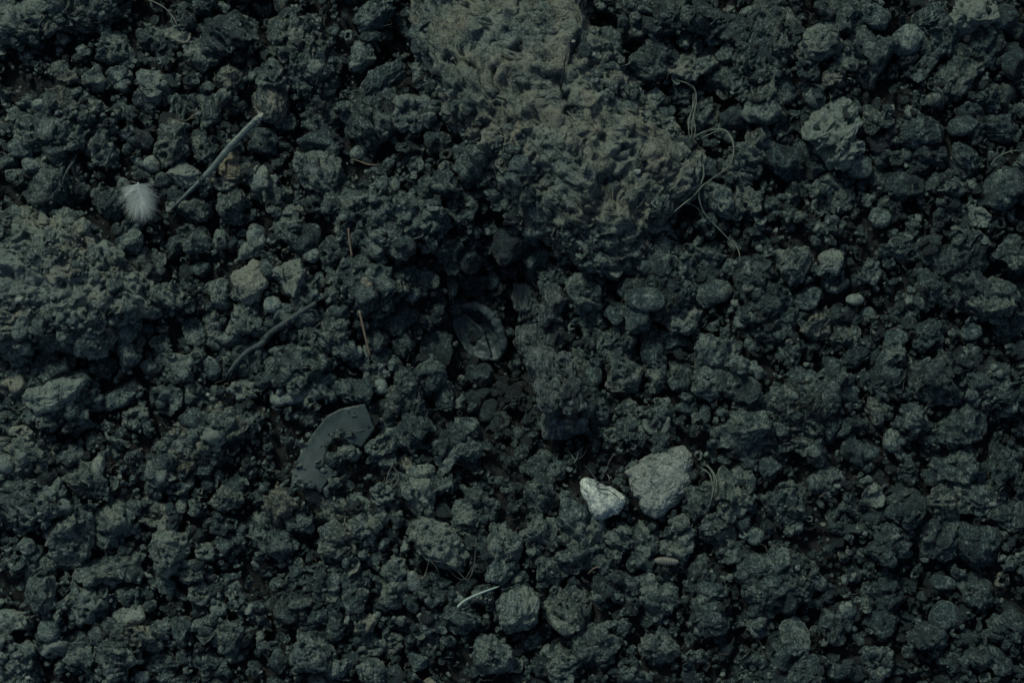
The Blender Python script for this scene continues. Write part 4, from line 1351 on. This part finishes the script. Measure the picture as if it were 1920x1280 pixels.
# more broken pieces stuck to the broad lumps
def scatter_lumps(n):
    k = 0
    while k < n:
        x = rng.uniform(-100, 2020); y = rng.uniform(-100, 1380)
        if MASK[int((y + MG) / CELL), int((x + MG) / CELL)] != 1: continue
        r = 4.5 * (28 / 4.5) ** (rng.random() ** 1.6)
        z = deposit(x, y, r, -0.30)
        add_crumb((P_FINE if r > 8 else P_SMALL)[int(rng.integers(46))], x, y, z, r, 0.54 + 0.13 * rng.standard_normal() - painted_shade(x, y), rwarm())
        k += 1
# second filling: small crumbs between the clods
scatter(1600, 6, 13, 1.1, P_FINE, 0.25, 0.30, 0.06)
CHIPS = [p for k, p in enumerate(P_FINE[:46]) if k % 8 in (1, 5, 6)] + P_FINE[46:]
scatter(1300, 6, 15, 1.2, CHIPS, 0.45, 0.5, 0.30)
scatter(9000, 2.6, 7.0, 1.0, P_SMALL, 0.35, 0.55, 0.16)

scatter_lumps(1700)
for k in range(70):
    q = leafp[int(rng.integers(9, len(leafp)))] if k % 3 else leafp[int(rng.integers(len(leafp)))]
    x = q[0] + rng.normal(0, 11); y = q[1] + rng.normal(0, 9); r = rng.uniform(1.5, 6.5)
    z = deposit(x, y, r, 0.0); add_crumb(P_SMALL[int(rng.integers(46))], x, y, z, r, rtone(x, y) + 0.08, rwarm())
V = np.concatenate(crumb_V); F = np.concatenate(crumb_F)
o = link('soil_crumbs', to_mesh('soil_crumbs', V, F, M['soil'], np.concatenate(crumb_t), np.concatenate(crumb_w), np.concatenate(crumb_s)))
tag(o, 'countless small dark soil crumbs filling the gaps between the clods', kind='stuff')
print('crumbs', ncr, 'tris', len(F))

# ------------------------------------------------------------------ feather
fz = max(gh(262, 350), gh(262, 375), gh(262, 400)) + 3
ft = bpy.data.objects.new('feather', None); col.objects.link(ft); ft.location = world_of(260, 345, fz)
tag(ft, 'small fluffy white down feather near the pointed end of the dry stem', 'feather')
things.append(dict(x=263, y=375, r=36, label=ft['label'], o=ft, name='feather'))
V, F = tube([(-1, 3, 1), (1, -4, 2), (5, -16, 3), (9, -32, 3), (10, -48, 1)], [0.9, 1.0, 0.8, 0.5, 0.2], 6)
link('quill', to_mesh('quill', V * S, F, M['quill']), ft)
Vs, Fs = [], []; off = 0
fr = np.random.default_rng(5)
for k in range(1500):
    t = fr.random() ** 0.75
    bx, by = 0 + 8 * t, 0 - 38 * t
    side = -1 if fr.random() < 0.5 else 1
    ang = math.radians(-90) + side * math.radians(max(3, 86 - 58 * t + fr.normal(0, 17)))
    ln = (42 - 8 * t) * fr.uniform(0.35, 1.15) * (1.1 if side < 0 else 1.0)
    curl = -side * math.radians(fr.uniform(8, 50))
    n = 5; p = np.array([bx, by, 1.5 + fr.uniform(0, 5)]); q = [p.copy()]
    a = ang; dz = fr.uniform(-0.25, 0.30)
    for i in range(n):
        a += curl / n + fr.normal(0, 0.10)
        p = p + np.array([math.cos(a), math.sin(a), dz]) * ln / n; dz -= 0.07; q.append(p.copy())
    q = np.array(q)
    w = 0.19 * (1 - np.linspace(0, 0.8, n + 1))
    d = np.array([-math.sin(a), math.cos(a), 0.3])
    Vs.append(np.stack([q - d * w[:, None], q + d * w[:, None]], 1).reshape(-1, 3))
    f = [[off + 2 * i, off + 2 * i + 1, off + 2 * i + 3, off + 2 * i + 2] for i in range(n)]
    Fs += f; off += 2 * (n + 1)
o = link('down_barbs', to_mesh('down_barbs', np.concatenate(Vs) * S, np.array(Fs), M['feather']), ft)
o['kind'] = 'stuff'

# ------------------------------------------------------------------ roots
def root_bundle(label, paths, mat, rad, group=None, name='root_bundle'):
    e = bpy.data.objects.new(name, None); col.objects.link(e)
    x0, y0 = paths[0][0][:2]
    ez = gh(x0, y0); E = world_of(x0, y0, ez); e.location = E
    tag(e, label, 'root', group)
    for i, pts in enumerate(paths):
        zs = [gh(p[0], p[1]) + (6 if name == 'black_tendril' else 3) for p in pts]
        loc = []
        for p, z in zip(pts, zs):
            X, Y, Z = world_of(p[0], p[1], z); loc.append(((X - E[0]) / S, (Y - E[1]) / S, (Z - E[2]) / S))
        loc = np.array(loc)
        zz = loc[:, 2].copy()
        for _ in range(2): zz[1:-1] = np.maximum(zz[1:-1] * 0.6, 0.25 * (zz[:-2] + 2 * zz[1:-1] + zz[2:]))
        loc[:, 2] = zz
        r = rad if not isinstance(rad, (list, tuple)) else rad[i]
        V, F = tube(loc, [r * 0.9] + [r * (1.15 - 0.3 * q / len(pts)) for q in range(len(pts) - 2)] + [r * 0.3], 6, 0.7, 0.7, i, 6)
        link('root_strand', to_mesh('root_strand', V * S, F, mat), e)
    xs = [p[0] for q in paths for p in q]; ys = [p[1] for q in paths for p in q]
    things.append(dict(x=sum(xs) / len(xs), y=sum(ys) / len(ys), r=30, label=label, o=e, name=name))
root_bundle('wispy bundle of pale dry roots hanging to the right shoulder of the big mound',
            [[(1268, 150), (1290, 158), (1302, 175), (1299, 200), (1292, 225), (1291, 252)],
             [(1275, 152), (1295, 162), (1304, 180), (1302, 205), (1297, 230), (1297, 258)],
             [(1302, 170), (1304, 195), (1300, 220), (1302, 245), (1299, 265)],
             [(1300, 175), (1297, 205), (1289, 230), (1293, 262)]], M['root'], 0.85)
root_bundle('long pale root curling round to the right and back below the dry root bundle',
            [[(1300, 258), (1318, 250), (1340, 245), (1358, 246), (1370, 258), (1377, 275), (1374, 300), (1360, 318), (1335, 335), (1318, 348), (1300, 368), (1280, 384), (1256, 404), (1240, 420)],
             [(1306, 262), (1325, 256), (1345, 247), (1362, 250), (1374, 268), (1376, 290), (1366, 312)],
             [(1304, 256), (1322, 248), (1338, 242), (1350, 244)],
             [(1318, 308), (1319, 330), (1312, 352), (1312, 375), (1322, 402), (1345, 428), (1365, 450), (1382, 468), (1388, 492)],
             [(1284, 380), (1300, 388), (1320, 402)]], M['root'], [1.25, 0.7, 0.6, 1.25, 0.6])
root_bundle('fine brown rootlets looping around the foot of the flat-topped grey clod',
            [[(805, 1048), (800, 1068), (792, 1083), (780, 1080)], [(808, 1050), (820, 1065), (824, 1080)], [(812, 1050), (840, 1058), (860, 1072), (875, 1084), (884, 1075), (890, 1050), (892, 1010)],
             [(838, 1062), (856, 1078), (872, 1082), (886, 1060)]], M['hair'], 0.8)
root_bundle('forked dark rootlet between the stem and the big upper left clod', [[(330, 222), (348, 226), (365, 218), (378, 212)], [(352, 225), (366, 212), (370, 200)], [(356, 223), (372, 220)]], M['hair'], 0.9)
root_bundle('twisted brown rootlets right of the torn leaf', [[(730, 868), (742, 880), (748, 895), (738, 912), (728, 922)], [(735, 872), (728, 890), (722, 908)], [(726, 905), (736, 900), (746, 885)]], M['hair'], 0.8)
root_bundle('frayed stringy root right of the large pale stone', [[(1318, 868), (1332, 880), (1340, 900), (1338, 925), (1330, 945), (1324, 962)], [(1325, 870), (1338, 885), (1344, 905), (1340, 930)], [(1312, 875), (1330, 888), (1337, 912), (1333, 938)]], M['root'], 0.9)
root_bundle('thin hair-like root on the right edge', [[(1858, 308), (1870, 295), (1892, 285), (1925, 280)]], M['root'], 0.8)
root_bundle('thin dark brown root arching at the top edge left of the black gap', [[(262, -4), (290, 5), (312, 18), (326, 36), (333, 52)]], M['hair'], 1.2)
root_bundle('slim reddish root above the flattish pale-topped clod', [[(660, 298), (675, 303), (692, 309), (716, 308)]], M['twig'], 1.0)
root_bundle('tangled pale root tuft above the white pebble', [[(1070, 852), (1078, 862), (1088, 858), (1096, 850), (1100, 840)], [(1076, 868), (1082, 858), (1085, 845), (1096, 835)], [(1064, 845), (1074, 855), (1080, 866)]], M['root'], 0.9)
root_bundle('glossy black tendril curling over the top of the white pebble',
            [[(1150, 853), (1142, 866), (1137, 880), (1124, 893), (1116, 895)], [(1094, 871), (1104, 880), (1111, 890), (1117, 897), (1120, 905)],
             [(1134, 886), (1141, 892), (1141, 902), (1128, 905), (1119, 909), (1124, 916), (1140, 918), (1152, 926), (1164, 936)]], M['blackroot'], [1.3, 1.3, 1.3], name='black_tendril')

# ------------------------------------------------------------------ ridged pupa
pz = gh(1250, 1052)
n = 64; prof = []
for i in range(n + 1):
    t = i / n; env = math.sin(math.pi * min(max(t, 0.0), 1)) ** 0.38 * (1 - 0.15 * t)
    prof.append(max(0.05, 8.2 * env * (1 + 0.10 * math.cos(t * 2 * math.pi * 15))))
pts3 = [(-23 + 46 * i / n, 2.0 - 3.0 * i / n, 0) for i in range(n + 1)]
V, F = tube(pts3, prof, 16, 0.85, 0, 0, 2)
o = link('pupa', to_mesh('pupa', V * S, F, M['pupa'])); o.location = world_of(1250, 1052, pz + 5)
tag(o, 'small ridged oval insect pupa case lying level among the crumbs', 'pupa')
things.append(dict(x=1250, y=1052, r=24, label=o['label'], o=o, name='pupa'))

# ------------------------------------------------------------------ white grit on the lumps
for (x, y, r, lab) in [(1112, 103, 5, 'tiny oval white grain lying on the upper right flank of the big mound'), (1075, 78, 4, 'tiny cream grain high on the big mound near the top edge'),
                       (1195, 322, 7, 'pale curled grain low on the right part of the big mound'), (35, 562, 7, 'white angular grain set in the left edge mound'),
                       (74, 962, 4, 'white speck on the slab-like clod at the lower left'), (52, 1270, 5, 'white grain beside the bottom left corner clod'),
                       (390, 740, 5, 'pale dot-like grain on the woody clump'), (1030, 1115, 0, '')]:
    if r == 0: continue
    V, F = clod(4, r, r * 0.75, r * 0.6, int(x), 'smooth')
    put('white_grain', V, F, x, y, gh(x, y) + 0.5, M['stone'], 0.72, 0.1, 'grain', lab, r=r, do_stamp=False)

# ------------------------------------------------------------------ fine root hairs through the crumbs (nobody could count them)
parts = []
for k in range(420):
    x = rng.uniform(-60, 1980); y = rng.uniform(-60, 1340); a = rng.uniform(0, 6.28); L = rng.uniform(8, 26)
    pts = []
    z = gh(x, y)
    for i in range(4):
        pts.append((x, y, gh(x, y) * 0.5 + z * 0.5 + 1.5)); a += rng.normal(0, 0.6); x += math.cos(a) * L / 3; y += math.sin(a) * L / 3
    q = []
    for p in pts:
        X, Y, Z = world_of(*p); q.append((X / S, Y / S, Z / S))
    r = rng.uniform(0.25, 0.6)
    parts.append(tube(q, [r, r, r, r * 0.5], 4, 1, 0, 0, 3))
V, F = merge(parts)
o = link('root_hairs', to_mesh('root_hairs', V * S, F, M['hair'])); tag(o, 'scattered fine root hairs lying through the soil', kind='stuff')

# ------------------------------------------------------------------ labels for the catalogue pieces
LM = [(265, 375, 'the white feather'), (400, 308, 'the dry hollow stem'), (620, 840, 'the torn leaf'), (1130, 937, 'the white pebble'), (1238, 900, 'the large pale stone'),
      (685, 630, 'the lower brown stick'), (895, 625, 'the open husk'), (1250, 1052, 'the ridged pupa'), (895, 1118, 'the pale grey stick'), (1030, 670, 'the bark strip'),
      (820, 1020, 'the flat-topped grey clod'), (1350, 300, 'the long curling root'), (1290, 205, 'the root bundle'), (100, 530, 'the left edge mound'), (1000, 350, 'the big top mound'),
      (112, 235, 'the broad upper left clod'), (725, 405, 'the flattish pale-topped clod'), (672, 548, 'the crumbly clump on the stick'), (390, 825, 'the long woody clump'),
      (652, 1000, 'the pale knobbly clump'), (1500, 770, 'the upright pale-crested clod'), (1475, 1085, 'the grainy lower right clod'), (1860, 735, 'the right edge lump'),
      (1562, 246, 'the palest clod at upper right'), (1415, 560, 'the tall dull clod'), (70, 940, 'the slab-like lower left clod'), (500, 640, 'the winding dark twig'),
      (567, 115, 'the craggy brownish clump'), (1425, 125, 'the tall ragged clump'), (0, 1280, 'the bottom left corner'), (1920, 1280, 'the bottom right corner'), (1920, 0, 'the top right corner'),
      (1636, 930, 'the pale shell-like flake'), (736, 1206, 'the ringed crumb at the bottom'), (1325, 1130, 'the smooth dark humped clod'), (1440, 1255, 'the bottom edge lump'),
      (465, 526, 'the pale streaked oval chip'), (1792, 492, 'the fibrous right hand chip'), (1646, 1240, 'the ringed disc by the bottom edge'), (250, 1195, 'the spreading pale clod')]
DIR = ['to the right of', 'up and right of', 'above', 'above and left of', 'to the left of', 'below and left of', 'below', 'below and right of']
fixed = {(1562, 246): 'palest broad speckled clod in the upper right, ragged on its right side', (1636, 930): 'pale shell-like tilted flake among the dark crumbs at lower right',
         (736, 1206): 'small crumb coiled in clear concentric rings near the bottom edge', (465, 526): 'pale tan oval wood chip with long grooves, left of the thin brown stick',
         (1792, 492): 'fibrous curled wood chip in the right part of the heap', (1646, 1240): 'upright ringed disc of soil near the bottom edge on the right'}
used = set()
def tone_word(t, w):
    a = 'very dark' if t < 0.34 else 'dark' if t < 0.43 else 'dull grey' if t < 0.53 else 'light grey' if t < 0.66 else 'pale'
    if w >= 0.3: a += ' brownish'
    elif w <= -0.1: a += ' bluish'
    return a
for th in things:
    if th.get('label'):
        used.add(th['label'])
        if 'category' not in th['o']: tag(th['o'], th['label'], th['cat'])
for th in things:
    if th.get('label'): continue
    key = (int(th['x']), int(th['y']))
    if key in fixed:
        lab = fixed[key]
    else:
        size = 'tiny' if th['r'] < 11 else 'small' if th['r'] < 20 else 'medium' if th['r'] < 30 else 'large'
        cand = sorted(LM, key=lambda m: (m[0] - th['x']) ** 2 + (m[1] - th['y']) ** 2)
        lab = None
        for m in cand[:4]:
            dx, dy = th['x'] - m[0], m[1] - th['y']; dd = math.hypot(dx, dy)
            if dd < 12: continue
            k = int(round(math.degrees(math.atan2(dy, dx)) / 45.0)) % 8
            near = 'close ' if dd < 75 else '' if dd < 150 else 'well '
            l = f"{size} {tone_word(th['tone'], th['warm'])} {th['descr']} {near}{DIR[k]} {m[2]}"
            if l not in used and len(l.split()) <= 16: lab = l; break
        if lab is None: lab = f"{size} {th['descr']} {DIR[k]} {m[2]}"
    used.add(lab)
    tag(th['o'], lab, th['cat'], {'clod': 'soil clods strewn over the heap', 'pebble': 'smooth pebbles strewn over the heap', 'wood chip': 'wood chips strewn over the heap',
                                 'flake': 'flakes strewn over the heap', 'curled crumb': 'curled crumbs strewn over the heap'}.get(th['cat']))
